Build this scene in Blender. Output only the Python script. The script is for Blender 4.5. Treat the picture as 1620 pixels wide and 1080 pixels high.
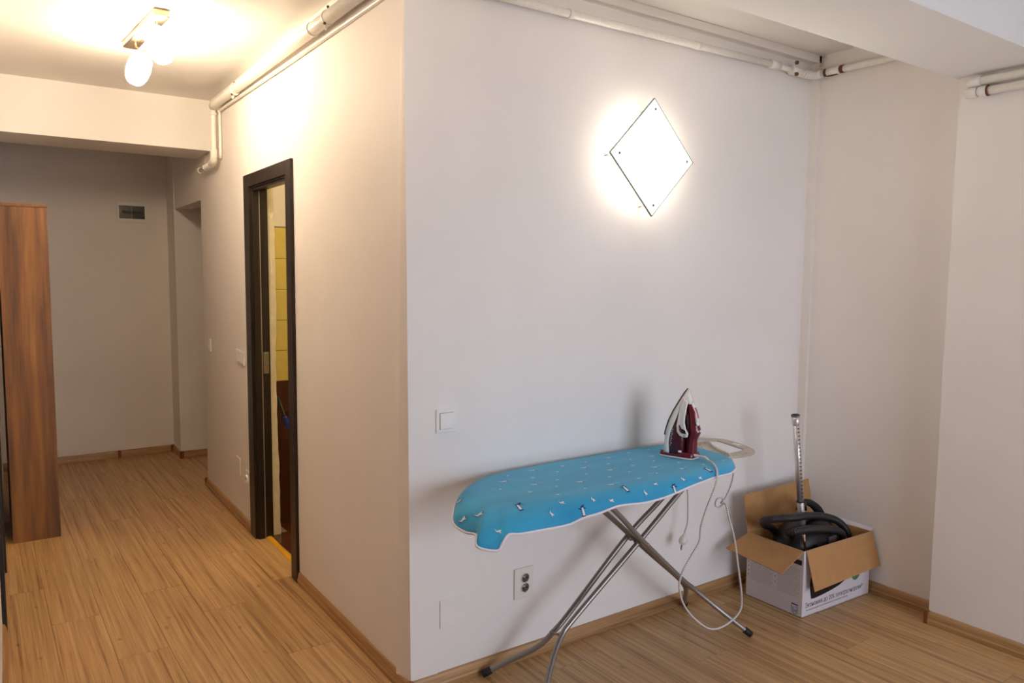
import bpy, bmesh, math, random
from mathutils import Vector, Matrix
random.seed(7)
sc = bpy.context.scene
COL = sc.collection
for o in list(bpy.data.objects):
    bpy.data.objects.remove(o, do_unlink=True)

# ------------------------------------------------------------------ camera
R = Matrix(((0.8173420739576254, 0.04400652975359561, -0.5744696332076168),
            (-0.5760852679895425, 0.07767573442450851, -0.8136905089080432),
            (0.008814655073499522, 0.9960069807987096, 0.08883915935709942)))
cam = bpy.data.cameras.new('camera')
camo = bpy.data.objects.new('camera', cam)
COL.objects.link(camo)
camo.matrix_world = Matrix.Translation((-1.25, -2.4101, 1.55895)) @ R.to_4x4()
cam.lens = 1210.47 * 36 / 1620
cam.sensor_width = 36
cam.clip_start = 0.02
sc.camera = camo

# ------------------------------------------------------------------ world, exposure, lights
w = bpy.data.worlds.new('world'); sc.world = w
w.use_nodes = True
w.node_tree.nodes['Background'].inputs[0].default_value = (0.62, 0.74, 1.0, 1)
w.node_tree.nodes['Background'].inputs[1].default_value = 1.0
sc.view_settings.view_transform = 'Standard'
sc.view_settings.look = 'None'
sc.view_settings.gamma = 1
sc.view_settings.use_curve_mapping = False
sc.view_settings.exposure = 0.45

def area(name, loc, target, sx, sy, power, color):
    l = bpy.data.lights.new(name, 'AREA'); l.shape = 'RECTANGLE'; l.size = sx; l.size_y = sy
    l.energy = power; l.color = color; l.spread = math.radians(125)
    o = bpy.data.objects.new(name, l); COL.objects.link(o); o.location = loc
    d = Vector(target) - Vector(loc)
    o.rotation_euler = d.to_track_quat('-Z', 'Y').to_euler()
    return o
WINDOW_POWER = 24
HALL_BULB = 78.0
WALL_LAMP = 11.0
BATH_BULB = 115.0
CEIL_BULB = 17.0
# daylight entering through the window in the wall behind the camera
area('window_daylight', (1.05, -4.42, 1.20), (0.55, 0, 0.45), 2.1, 1.7, WINDOW_POWER, (0.76, 0.84, 1.0))

AL = 0.02925                       # the hall runs 1.7 degrees off the big room's axis
HN = math.sqrt(1 + AL * AL)
def hall(u, n, z):                 # u along the hall wall, n into the hall from it (metres)
    return Vector(((u * AL - n) / HN, (u + n * AL) / HN, z))
MH = Matrix(((1 / HN, AL / HN, 0, 0), (-AL / HN, 1 / HN, 0, 0), (0, 0, 1, 0), (0, 0, 0, 1)))
# MH maps local (x across, y along, z) -> world

# ------------------------------------------------------------------ materials
def s2l(c):
    return tuple((v / 12.92 if v <= 0.04045 else ((v + 0.055) / 1.055) ** 2.4) for v in c)
def nodes(name):
    m = bpy.data.materials.new(name); m.use_nodes = True
    return m, m.node_tree.nodes, m.node_tree.links, m.node_tree.nodes['Principled BSDF']
def plain(name, rgb, rough=0.5, metal=0.0, var=0.04, scale=30, bump=0.0, coat=0.0):
    m, N, L, b = nodes(name)
    c = s2l(rgb)
    tc = N.new('ShaderNodeTexCoord'); no = N.new('ShaderNodeTexNoise')
    no.inputs['Scale'].default_value = scale; no.inputs['Detail'].default_value = 4
    L.new(tc.outputs['Object'], no.inputs['Vector'])
    r = N.new('ShaderNodeValToRGB')
    r.color_ramp.elements[0].position = 0.3; r.color_ramp.elements[1].position = 0.7
    r.color_ramp.elements[0].color = (*[v * (1 - var) for v in c], 1)
    r.color_ramp.elements[1].color = (*[min(1, v * (1 + var)) for v in c], 1)
    L.new(no.outputs['Fac'], r.inputs['Fac']); L.new(r.outputs['Color'], b.inputs['Base Color'])
    b.inputs['Roughness'].default_value = rough; b.inputs['Metallic'].default_value = metal
    b.inputs['Coat Weight'].default_value = coat
    if bump:
        bp = N.new('ShaderNodeBump'); bp.inputs['Strength'].default_value = bump; bp.inputs['Distance'].default_value = 0.002
        L.new(no.outputs['Fac'], bp.inputs['Height']); L.new(bp.outputs['Normal'], b.inputs['Normal'])
    return m
def emit(name, rgb, strength):
    m, N, L, b = nodes(name)
    b.inputs['Base Color'].default_value = (0.9, 0.9, 0.88, 1)
    b.inputs['Emission Color'].default_value = (*rgb, 1); b.inputs['Emission Strength'].default_value = strength
    b.inputs['Roughness'].default_value = 0.2
    return m
def plaster(name, rgb):
    m, N, L, b = nodes(name)
    c = s2l(rgb)
    tc = N.new('ShaderNodeTexCoord')
    n1 = N.new('ShaderNodeTexNoise'); n1.inputs['Scale'].default_value = 1.6; n1.inputs['Detail'].default_value = 5
    n2 = N.new('ShaderNodeTexNoise'); n2.inputs['Scale'].default_value = 140; n2.inputs['Detail'].default_value = 3
    n3 = N.new('ShaderNodeTexNoise'); n3.inputs['Scale'].default_value = 9; n3.inputs['Detail'].default_value = 6
    for n in (n1, n2, n3): L.new(tc.outputs['Object'], n.inputs['Vector'])
    r = N.new('ShaderNodeValToRGB')
    r.color_ramp.elements[0].position = 0.35; r.color_ramp.elements[1].position = 0.65
    r.color_ramp.elements[0].color = (*[v * 0.97 for v in c], 1); r.color_ramp.elements[1].color = (*[min(1, v * 1.02) for v in c], 1)
    L.new(n1.outputs['Fac'], r.inputs['Fac']); L.new(r.outputs['Color'], b.inputs['Base Color'])
    ad = N.new('ShaderNodeMath'); ad.operation = 'MULTIPLY_ADD'; ad.inputs[1].default_value = 0.25
    L.new(n2.outputs['Fac'], ad.inputs[0]); L.new(n3.outputs['Fac'], ad.inputs[2])
    bp = N.new('ShaderNodeBump'); bp.inputs['Strength'].default_value = 0.16; bp.inputs['Distance'].default_value = 0.004
    L.new(ad.outputs[0], bp.inputs['Height']); L.new(bp.outputs['Normal'], b.inputs['Normal'])
    b.inputs['Roughness'].default_value = 0.62
    b.inputs['Specular IOR Level'].default_value = 0.35
    return m
def wood(name, stops, axis=1, scale=1.0, rough=0.4, stretch=18, knots=True, contrast=1.0, coat=0.0, rnd=1.0):
    """grain runs along the given object axis; a random offset per object"""
    m, N, L, b = nodes(name)
    tc = N.new('ShaderNodeTexCoord'); oi = N.new('ShaderNodeObjectInfo')
    mp = N.new('ShaderNodeMapping')
    s = [stretch * scale] * 3; s[axis] = 1.0 * scale
    mp.inputs['Scale'].default_value = s
    mu = N.new('ShaderNodeMath'); mu.operation = 'MULTIPLY'; mu.inputs[1].default_value = 57.0 * rnd
    L.new(oi.outputs['Random'], mu.inputs[0])
    cb = N.new('ShaderNodeCombineXYZ')
    for i in range(3): L.new(mu.outputs[0], cb.inputs[i])
    L.new(tc.outputs['Object'], mp.inputs['Vector']); L.new(cb.outputs[0], mp.inputs['Location'])
    n1 = N.new('ShaderNodeTexNoise'); n1.inputs['Scale'].default_value = 1.0; n1.inputs['Detail'].default_value = 7
    n1.inputs['Roughness'].default_value = 0.6; n1.inputs['Distortion'].default_value = 0.25
    L.new(mp.outputs[0], n1.inputs['Vector'])
    n2 = N.new('ShaderNodeTexNoise'); n2.inputs['Scale'].default_value = 4.5; n2.inputs['Detail'].default_value = 4
    L.new(mp.outputs[0], n2.inputs['Vector'])
    mx = N.new('ShaderNodeMath'); mx.operation = 'MULTIPLY_ADD'; mx.inputs[1].default_value = 0.45
    L.new(n2.outputs['Fac'], mx.inputs[0]); L.new(n1.outputs['Fac'], mx.inputs[2])
    r = N.new('ShaderNodeValToRGB')
    els = r.color_ramp.elements
    lo, hi = 0.72 - 0.19 / contrast, 0.72 + 0.19 / contrast
    while len(els) > 1: els.remove(els[-1])
    for i, c in enumerate(stops):
        p = lo + (hi - lo) * i / (len(stops) - 1)
        e = els[0] if i == 0 else els.new(p)
        e.position = p; e.color = (*s2l(c), 1)
    L.new(mx.outputs[0], r.inputs['Fac'])
    out = r.outputs['Color']
    if knots:
        mk = N.new('ShaderNodeMapping'); sk = [13.0] * 3; sk[axis] = 6.0
        mk.inputs['Scale'].default_value = sk; L.new(tc.outputs['Object'], mk.inputs['Vector']); L.new(cb.outputs[0], mk.inputs['Location'])
        v = N.new('ShaderNodeTexVoronoi'); v.inputs['Scale'].default_value = 1.0
        nz = N.new('ShaderNodeTexNoise'); nz.inputs['Scale'].default_value = 3
        L.new(mk.outputs[0], nz.inputs['Vector'])
        mix = N.new('ShaderNodeMix'); mix.data_type = 'VECTOR'; mix.inputs['Factor'].default_value = 0.12
        L.new(mk.outputs[0], mix.inputs[4]); L.new(nz.outputs['Color'], mix.inputs[5]); L.new(mix.outputs[1], v.inputs['Vector'])
        kr = N.new('ShaderNodeMapRange'); kr.inputs['From Min'].default_value = 0.03; kr.inputs['From Max'].default_value = 0.12
        kr.inputs['To Min'].default_value = 0.60; kr.inputs['To Max'].default_value = 1.0
        L.new(v.outputs['Distance'], kr.inputs['Value'])
        hs = N.new('ShaderNodeMix'); hs.data_type = 'RGBA'; hs.blend_type = 'MULTIPLY'; hs.inputs['Factor'].default_value = 1
        L.new(out, hs.inputs[6]); L.new(kr.outputs[0], hs.inputs[7]); out = hs.outputs[2]
    # overall tone per object
    tr = N.new('ShaderNodeMapRange'); tr.inputs['To Min'].default_value = 1 - 0.06 * rnd; tr.inputs['To Max'].default_value = 1 + 0.05 * rnd
    L.new(oi.outputs['Random'], tr.inputs['Value'])
    h2 = N.new('ShaderNodeMix'); h2.data_type = 'RGBA'; h2.blend_type = 'MULTIPLY'; h2.inputs['Factor'].default_value = 1
    L.new(out, h2.inputs[6]); L.new(tr.outputs[0], h2.inputs[7])
    L.new(h2.outputs[2], b.inputs['Base Color'])
    bp = N.new('ShaderNodeBump'); bp.inputs['Strength'].default_value = 0.08; bp.inputs['Distance'].default_value = 0.001
    L.new(n2.outputs['Fac'], bp.inputs['Height']); L.new(bp.outputs['Normal'], b.inputs['Normal'])
    b.inputs['Roughness'].default_value = rough
    b.inputs['Coat Weight'].default_value = coat
    return m

M = {}
M['wall'] = plaster('wall_paint', (0.945, 0.92, 0.895))
M['ceil'] = plaster('ceiling_paint', (0.94, 0.925, 0.90))
M['pipe'] = plain('painted_pipe', (0.94, 0.92, 0.88), 0.3, bump=0.25, scale=60)
M['rust'] = plain('rust', (0.42, 0.25, 0.16), 0.8, var=0.3, scale=90)
M['floor'] = wood('laminate', [(0.56, 0.41, 0.26), (0.71, 0.55, 0.365), (0.765, 0.605, 0.41), (0.83, 0.67, 0.47)], 1, 1.0, 0.36, 64, contrast=1.0)
M['under'] = plain('floor_base', (0.25, 0.17, 0.10), 0.9)
M['skirt'] = wood('skirting_foil', [(0.53, 0.39, 0.24), (0.67, 0.51, 0.33), (0.74, 0.58, 0.39)], 1, 0.8, 0.4, 30, knots=False, rnd=0.2)
M['cap'] = plain('skirting_joint_brown', (0.50, 0.29, 0.13), 0.4)
M['wardrobe'] = wood('walnut_foil', [(0.25, 0.155, 0.075), (0.41, 0.265, 0.12), (0.52, 0.345, 0.155), (0.62, 0.43, 0.20)], 2, 0.55, 0.42, 14, knots=False, contrast=0.85)
M['wenge'] = wood('dark_wenge', [(0.085, 0.058, 0.042), (0.145, 0.105, 0.078), (0.19, 0.14, 0.105)], 2, 1.2, 0.38, 40, knots=False)
M['white'] = plain('white_plastic', (0.93, 0.92, 0.90), 0.28, var=0.01)
M['cream'] = plain('cream_plastic', (0.92, 0.90, 0.85), 0.3, var=0.01)
M['grey'] = plain('grey_metal_socket', (0.42, 0.41, 0.39), 0.35, 0.6)
M['black'] = plain('black_plastic', (0.055, 0.05, 0.05), 0.38)
M['rubber'] = plain('black_rubber', (0.09, 0.085, 0.085), 0.65)
M['steel'] = plain('grey_tube_enamel', (0.60, 0.58, 0.56), 0.34, 0.7, var=0.03)
M['satin'] = plain('satin_chrome', (0.86, 0.85, 0.85), 0.26, 0.72, var=0.02)
M['chrome'] = plain('chrome', (0.86, 0.85, 0.84), 0.12, 1.0, var=0.01)
M['nickel'] = plain('brushed_nickel', (0.70, 0.62, 0.50), 0.22, 1.0, var=0.03)
M['rest'] = plain('beige_enamel', (0.74, 0.70, 0.64), 0.4, 0.2)
M['dark'] = plain('dark_slot', (0.06, 0.05, 0.05), 0.6)
M['burg'] = plain('burgundy_plastic', (0.42, 0.055, 0.13), 0.22, coat=0.3)
M['burgd'] = plain('burgundy_tank', (0.28, 0.05, 0.10), 0.12, coat=0.5)
M['sole'] = plain('grey_soleplate', (0.30, 0.29, 0.30), 0.3, 0.6)
M['kraft'] = plain('kraft_board', (0.73, 0.54, 0.34), 0.8, var=0.05, scale=25, bump=0.15)
M['carton'] = plain('white_printed_carton', (0.86, 0.83, 0.84), 0.5, var=0.015)
M['ink'] = plain('grey_ink', (0.42, 0.41, 0.40), 0.6)
M['inkl'] = plain('pale_grey_ink', (0.66, 0.65, 0.62), 0.6)
M['inkb'] = plain('black_ink', (0.06, 0.05, 0.05), 0.5)
M['blue'] = plain('blue_ink', (0.22, 0.30, 0.66), 0.5)
M['green'] = plain('green_ink', (0.30, 0.52, 0.30), 0.5)
M['foam'] = plain('unpainted_plaster_reveal', (0.88, 0.84, 0.72), 0.85, var=0.06, scale=20, bump=0.6)
M['tile_yellow'] = plain('yellow_tile', (0.90, 0.82, 0.46), 0.22, var=0.04, scale=14)
M['tile_brown'] = plain('brown_tile', (0.30, 0.15, 0.09), 0.18, var=0.12, scale=14)
M['grout'] = plain('grout', (0.66, 0.60, 0.48), 0.9)
M['groutd'] = plain('dark_grout', (0.42, 0.33, 0.25), 0.9)
M['strip'] = plain('yellow_threshold', (0.90, 0.66, 0.13), 0.35)
M['glassdark'] = plain('smoked_window', (0.07, 0.06, 0.05), 0.08, coat=1.0)
M['red'] = plain('red_button', (0.60, 0.12, 0.08), 0.3)
M['mopblue'] = plain('blue_grip', (0.12, 0.22, 0.62), 0.4)
M['brown_panel'] = plain('frosted_glass_edge', (0.50, 0.57, 0.52), 0.25)
M['panel'] = emit('frosted_panel_lit', (1.0, 0.89, 0.76), WALL_LAMP)
M['diffuser'] = emit('inner_tube_lit', (1.0, 0.90, 0.77), 58.0)
M['roomglobe'] = emit('room_globe_lit', (1.0, 0.82, 0.64), 21.0)
M['globe'] = emit('frosted_globe_lit', (1.0, 0.80, 0.58), HALL_BULB)
M['bathglobe'] = emit('bath_globe_lit', (1.0, 0.78, 0.42), BATH_BULB)
M['hem'] = plain('white_binding', (0.90, 0.88, 0.90), 0.8)
M['print'] = plain('white_print', (0.86, 0.88, 0.90), 0.8)
M['printg'] = plain('navy_print', (0.08, 0.22, 0.42), 0.8)
# cotton
m, N, L, b = nodes('turquoise_cotton')
tc = N.new('ShaderNodeTexCoord'); no = N.new('ShaderNodeTexNoise'); no.inputs['Scale'].default_value = 9; no.inputs['Detail'].default_value = 5
mp = N.new('ShaderNodeMapping'); mp.inputs['Scale'].default_value = (0.35, 1.6, 1.6)
L.new(tc.outputs['Object'], mp.inputs['Vector']); L.new(mp.outputs[0], no.inputs['Vector'])
r = N.new('ShaderNodeValToRGB'); r.color_ramp.elements[0].position = 0.3; r.color_ramp.elements[1].position = 0.7
r.color_ramp.elements[0].color = (*s2l((0.14, 0.57, 0.755)), 1); r.color_ramp.elements[1].color = (*s2l((0.20, 0.64, 0.80)), 1)
L.new(no.outputs['Fac'], r.inputs['Fac']); L.new(r.outputs['Color'], b.inputs['Base Color'])
b.inputs['Roughness'].default_value = 0.85; b.inputs['Sheen Weight'].default_value = 0.25
wv = N.new('ShaderNodeTexNoise'); wv.inputs['Scale'].default_value = 500
L.new(tc.outputs['Object'], wv.inputs['Vector'])
bp = N.new('ShaderNodeBump'); bp.inputs['Strength'].default_value = 0.15; bp.inputs['Distance'].default_value = 0.001
L.new(wv.outputs['Fac'], bp.inputs['Height']); L.new(bp.outputs['Normal'], b.inputs['Normal'])
M['cotton'] = m
# braided cord: diagonal dashes from the tube's UVs
m, N, L, b = nodes('braided_cord')
uv = N.new('ShaderNodeUVMap'); mp = N.new('ShaderNodeMapping'); mp.inputs['Scale'].default_value = (1, 2, 1)
L.new(uv.outputs[0], mp.inputs['Vector'])
wv = N.new('ShaderNodeTexWave'); wv.bands_direction = 'DIAGONAL'; wv.inputs['Scale'].default_value = 0.5
L.new(mp.outputs[0], wv.inputs['Vector'])
r = N.new('ShaderNodeValToRGB'); r.color_ramp.elements[0].position = 0.12; r.color_ramp.elements[1].position = 0.3
r.color_ramp.elements[0].color = (*s2l((0.52, 0.49, 0.48)), 1); r.color_ramp.elements[1].color = (*s2l((0.90, 0.87, 0.85)), 1)
L.new(wv.outputs['Fac'], r.inputs['Fac']); L.new(r.outputs['Color'], b.inputs['Base Color']); b.inputs['Roughness'].default_value = 0.8
M['cord'] = m
# ribbed hose
m, N, L, b = nodes('black_hose')
uv = N.new('ShaderNodeUVMap'); wv = N.new('ShaderNodeTexWave'); wv.inputs['Scale'].default_value = 0.32
L.new(uv.outputs[0], wv.inputs['Vector'])
bp = N.new('ShaderNodeBump'); bp.inputs['Strength'].default_value = 0.5; bp.inputs['Distance'].default_value = 0.003
L.new(wv.outputs['Fac'], bp.inputs['Height']); L.new(bp.outputs['Normal'], b.inputs['Normal'])
b.inputs['Base Color'].default_value = (0.016, 0.014, 0.014, 1); b.inputs['Roughness'].default_value = 0.42
M['hose'] = m

# ------------------------------------------------------------------ mesh helpers
def link(name, bm, mat, parent=None, smooth=False, mats=None):
    bmesh.ops.recalc_face_normals(bm, faces=bm.faces[:])
    return link_raw(name, bm, mat, parent, smooth, mats)
def link_raw(name, bm, mat, parent=None, smooth=False, mats=None):
    me = bpy.data.meshes.new(name); bm.to_mesh(me); bm.free()
    for mt in (mats or [mat]): me.materials.append(mt)
    if smooth:
        for p in me.polygons: p.use_smooth = True
    o = bpy.data.objects.new(name, me); COL.objects.link(o)
    if parent is not None:
        o.parent = parent
    return o
def bevel_mod(o, wdt=0.003, seg=2):
    md = o.modifiers.new('bevel', 'BEVEL'); md.width = wdt; md.segments = seg; md.limit_method = 'ANGLE'; md.angle_limit = math.radians(35)
    return o
def tag(o, label=None, cat=None, group=None, kind=None):
    if label: o['label'] = label
    if cat: o['category'] = cat
    if group: o['group'] = group
    if kind: o['kind'] = kind
    return o
def empty(name, loc=(0, 0, 0), rz=0):
    o = bpy.data.objects.new(name, None); COL.objects.link(o)
    o.location = loc; o.rotation_euler = (0, 0, rz); o.empty_display_size = 0.1
    return o
def box(bm, x0, x1, y0, y1, z0, z1, mx=None, bev=0):
    vs = [bm.verts.new(((mx @ Vector(p)) if mx else p)) for p in
          [(x0, y0, z0), (x1, y0, z0), (x1, y1, z0), (x0, y1, z0), (x0, y0, z1), (x1, y0, z1), (x1, y1, z1), (x0, y1, z1)]]
    fs = [bm.faces.new([vs[i] for i in f]) for f in [(0, 3, 2, 1), (4, 5, 6, 7), (0, 1, 5, 4), (1, 2, 6, 5), (2, 3, 7, 6), (3, 0, 4, 7)]]
    if bev:
        es = list({e for f in fs for e in f.edges})
        bmesh.ops.bevel(bm, geom=es, offset=bev, segments=2, affect='EDGES', profile=0.5)
    return vs
def bx(name, dims, mat, parent=None, mx=None, bev=0):
    bm = bmesh.new(); box(bm, *dims, mx=mx, bev=bev)
    return link(name, bm, mat, parent)
def catmull(pts, n=8, closed=False):
    P = [Vector(p) for p in pts]; out = []
    cnt = len(P)
    rng = range(cnt) if closed else range(cnt - 1)
    for i in rng:
        p0 = P[(i - 1) % cnt] if closed or i > 0 else P[0]
        p1 = P[i]; p2 = P[(i + 1) % cnt]
        p3 = P[(i + 2) % cnt] if closed or i + 2 < cnt else P[-1]
        for k in range(n):
            t = k / n
            out.append(0.5 * ((2 * p1) + (-p0 + p2) * t + (2 * p0 - 5 * p1 + 4 * p2 - p3) * t * t + (-p0 + 3 * p1 - 3 * p2 + p3) * t ** 3))
    if not closed: out.append(P[-1].copy())
    return out
def tube_bm(bm, pts, rad, seg=12, closed=False, caps=True, pitch=0.006):
    pts = [Vector(p) for p in pts]; n = len(pts)
    rads = rad if isinstance(rad, (list, tuple)) else [rad] * n
    uvl = bm.loops.layers.uv.verify()
    tang = []
    for i in range(n):
        a = pts[(i - 1) % n] if closed or i > 0 else pts[i]
        b_ = pts[(i + 1) % n] if closed or i < n - 1 else pts[i]
        tang.append((b_ - a).normalized())
    up = Vector((0, 0, 1)) if abs(tang[0].z) < 0.9 else Vector((1, 0, 0))
    nrm = (up - tang[0] * up.dot(tang[0])).normalized()
    rings = []; dist = [0]
    for i in range(n):
        if i: 
            nrm = (nrm - tang[i] * nrm.dot(tang[i])).normalized(); dist.append(dist[-1] + (pts[i] - pts[i - 1]).length)
        bi = tang[i].cross(nrm)
        rings.append([bm.verts.new(pts[i] + rads[i] * (math.cos(a) * nrm + math.sin(a) * bi)) for a in [2 * math.pi * k / seg for k in range(seg)]])
    for i in range(n if closed else n - 1):
        j = (i + 1) % n
        d0 = dist[i] / pitch; d1 = (dist[j] if j else dist[-1] + (pts[0] - pts[-1]).length) / pitch
        for k in range(seg):
            f = bm.faces.new([rings[i][k], rings[i][(k + 1) % seg], rings[j][(k + 1) % seg], rings[j][k]])
            f.smooth = True
            for lp, uvv in zip(f.loops, [(d0, k / seg), (d0, (k + 1) / seg), (d1, (k + 1) / seg), (d1, k / seg)]): lp[uvl].uv = uvv
    if caps and not closed:
        bm.faces.new(rings[0][::-1]); bm.faces.new(rings[-1])
def tube(name, pts, rad, mat, parent=None, seg=12, closed=False, pitch=0.006):
    bm = bmesh.new(); tube_bm(bm, pts, rad, seg, closed, pitch=pitch)
    return link(name, bm, mat, parent)
def lathe_bm(bm, prof, origin, axis=(0, 0, 1), seg=24):
    ax = Vector(axis).normalized(); u = ax.orthogonal().normalized(); v = ax.cross(u); o = Vector(origin)
    rings = [[bm.verts.new(o + ax * h + r_ * (math.cos(a) * u + math.sin(a) * v)) for a in [2 * math.pi * k / seg for k in range(seg)]] for r_, h in prof]
    for i in range(len(rings) - 1):
        for k in range(seg):
            f = bm.faces.new([rings[i][k], rings[i][(k + 1) % seg], rings[i + 1][(k + 1) % seg], rings[i + 1][k]]); f.smooth = True
    bm.faces.new(rings[0][::-1]); bm.faces.new(rings[-1])
def lathe(name, prof, origin, axis, mat, parent=None, seg=24):
    bm = bmesh.new(); lathe_bm(bm, prof, origin, axis, seg)
    return link(name, bm, mat, parent)
def prism(bm, poly, h0, h1, fn):
    """poly: list of 2D points, fn(x,y,h)->Vector"""
    a = [bm.verts.new(fn(x, y, h0)) for x, y in poly]; b_ = [bm.verts.new(fn(x, y, h1)) for x, y in poly]
    n = len(poly)
    for i in range(n): bm.faces.new([a[i], a[(i + 1) % n], b_[(i + 1) % n], b_[i]])
    bm.faces.new(a[::-1]); bm.faces.new(b_)
def plate(name, outer, holes, z, th, mat, parent=None):
    cu = bpy.data.curves.new(name, 'CURVE'); cu.dimensions = '2D'; cu.fill_mode = 'BOTH'; cu.extrude = th / 2; cu.bevel_depth = min(0.0015, th / 3)
    for ring in [outer] + holes:
        s = cu.splines.new('POLY'); s.points.add(len(ring) - 1)
        for i, p in enumerate(ring): s.points[i].co = (p[0], p[1], 0, 1)
        s.use_cyclic_u = True
    t = bpy.data.objects.new('tmp', cu); COL.objects.link(t)
    bpy.context.view_layer.update()
    me = bpy.data.meshes.new_from_object(t.evaluated_get(bpy.context.evaluated_depsgraph_get()))
    bpy.data.objects.remove(t, do_unlink=True); bpy.data.curves.remove(cu)
    me.name = name; me.transform(Matrix.Translation((0, 0, z))); me.materials.clear(); me.materials.append(mat)
    o = bpy.data.objects.new(name, me); COL.objects.link(o)
    if parent is not None: o.parent = parent
    return o
def text_obj(name, body, size, mx, mat, parent=None, shear=0.0, th=0.0003, sx=1.0):
    cu = bpy.data.curves.new(name, 'FONT'); cu.body = body; cu.size = size; cu.extrude = th; cu.shear = shear
    t = bpy.data.objects.new('tmp', cu); COL.objects.link(t)
    bpy.context.view_layer.update()
    me = bpy.data.meshes.new_from_object(t.evaluated_get(bpy.context.evaluated_depsgraph_get()))
    bpy.data.objects.remove(t, do_unlink=True); bpy.data.curves.remove(cu)
    me.name = name; me.transform(mx @ Matrix.Diagonal((sx, 1, 1, 1))); me.materials.clear(); me.materials.append(mat)
    o = bpy.data.objects.new(name, me); COL.objects.link(o)
    if parent is not None: o.parent = parent
    return o
def struct(name, bm, mat, smooth=False):
    o = link(name, bm, mat, None, smooth); o['kind'] = 'structure'; return o

CZ = 2.671          # ceiling height
def lean(o):        # the outer corner is a little out of plumb, as measured
    for v in o.data.vertices:
        if abs(v.co.x) < 0.03 and abs(v.co.y) < 0.03 and v.co.z > -0.02:
            v.co.x += 0.0094 - 0.0074 * v.co.z

# ------------------------------------------------------------------ walls
# wall with the lamp (y = 0)
bm = bmesh.new(); box(bm, 0, 2.50, 0, 0.10, 0, CZ); wb = struct('wall_board', bm, M['wall']); wb.name = 'wall_back'; lean(wb)
# hall wall with the doorway, built in three pieces joined, 0.20 thick
DU0, DU1, DZ = 1.30, 2.03, 2.055
bm = bmesh.new()
box(bm, 0, 0.12, 0, DU0, 0, CZ, MH)
box(bm, 0, 0.12, DU0, DU1, DZ, CZ, MH)
box(bm, 0, 0.12, DU1, 3.315, 0, CZ, MH)
box(bm, 0, 0.12, 3.315, 4.40, 2.052, CZ, MH)
hw = struct('wall_hall', bm, M['wall']); lean(hw)
# recess behind the opening at the hall's end
bm = bmesh.new(); box(bm, -0.008, 2.3, 4.295, 4.62, 0, CZ, MH); struct('wall_recess_far', bm, M['wall'])
bm = bmesh.new(); box(bm, 0.12, 1.4, 3.20, 3.315, 0, CZ, MH); struct('wall_recess_near', bm, M['wall'])
bm = bmesh.new(); box(bm, 1.4, 1.5, 3.2, 4.5, 0, CZ, MH); struct('wall_recess_side', bm, M['wall'])
bm = bmesh.new(); box(bm, 0.12, 1.4, 3.30, 4.40, 2.07, 2.12, MH); struct('ceiling_recess', bm, M['ceil'])
# hall end wall
bm = bmesh.new(); box(bm, -1.6, 0.4, 4.605, 4.75, 0, CZ); struct('wall_far', bm, M['wall'])
# left wall of the hall with a doorway
LX = -1.245
bm = bmesh.new()
box(bm, LX - 0.12, LX, 0.55, 1.40, 0, CZ, MH)
box(bm, LX - 0.12, LX, 1.40, 2.20, 2.06, CZ, MH)
box(bm, LX - 0.12, LX, 2.20, 4.75, 0, CZ, MH)
struct('wall_left', bm, M['wall'])
# right wall: the far part stands back behind a pier
bm = bmesh.new(); box(bm, 2.333, 2.47, -0.775, 0.0, 0, CZ); struct('wall_right_far', bm, M['wall'])
bm = bmesh.new(); box(bm, 2.225, 2.47, -4.6, -0.775, 0, CZ); struct('wall_right', bm, M['wall'])
# thin boxing in the inner corner and under the ceiling
bm = bmesh.new(); box(bm, 2.312, 2.333, -0.045, 0.0, 0.058, CZ); box(bm, 0.02, 2.333, -0.045, 0.0, 2.632, CZ, bev=0.003)
struct('trim_1', bm, M['wall'])
# the room behind the camera
bm = bmesh.new(); box(bm, -3.2, -0.05, -4.75, -4.6, 0, CZ); box(bm, 2.15, 2.47, -4.75, -4.6, 0, CZ)
box(bm, -0.05, 2.15, -4.75, -4.6, 0, 0.30); box(bm, -0.05, 2.15, -4.75, -4.6, 2.10, CZ); struct('wall_window', bm, M['wall'])
bm = bmesh.new(); box(bm, -3.3, -3.2, -4.75, 0.65, 0, CZ); struct('wall_left_room', bm, M['wall'])
bm = bmesh.new(); box(bm, -3.2, LX - 0.11, 0.55, 0.65, 0, CZ); struct('wall_left_return', bm, M['wall'])
# ceiling
bm = bmesh.new(); box(bm, -3.3, 2.47, -4.75, 4.75, CZ, CZ + 0.1); struct('ceiling', bm, M['ceil'])
bm = bmesh.new(); box(bm, -3.2, 2.40, -1.126, -0.762, 2.40, CZ); struct('trim_2', bm, M['ceil'])
bm = bmesh.new(); box(bm, -1.40, 0.10, 2.955, 3.40, 2.346, CZ); struct('trim_3', bm, M['ceil'])

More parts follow.
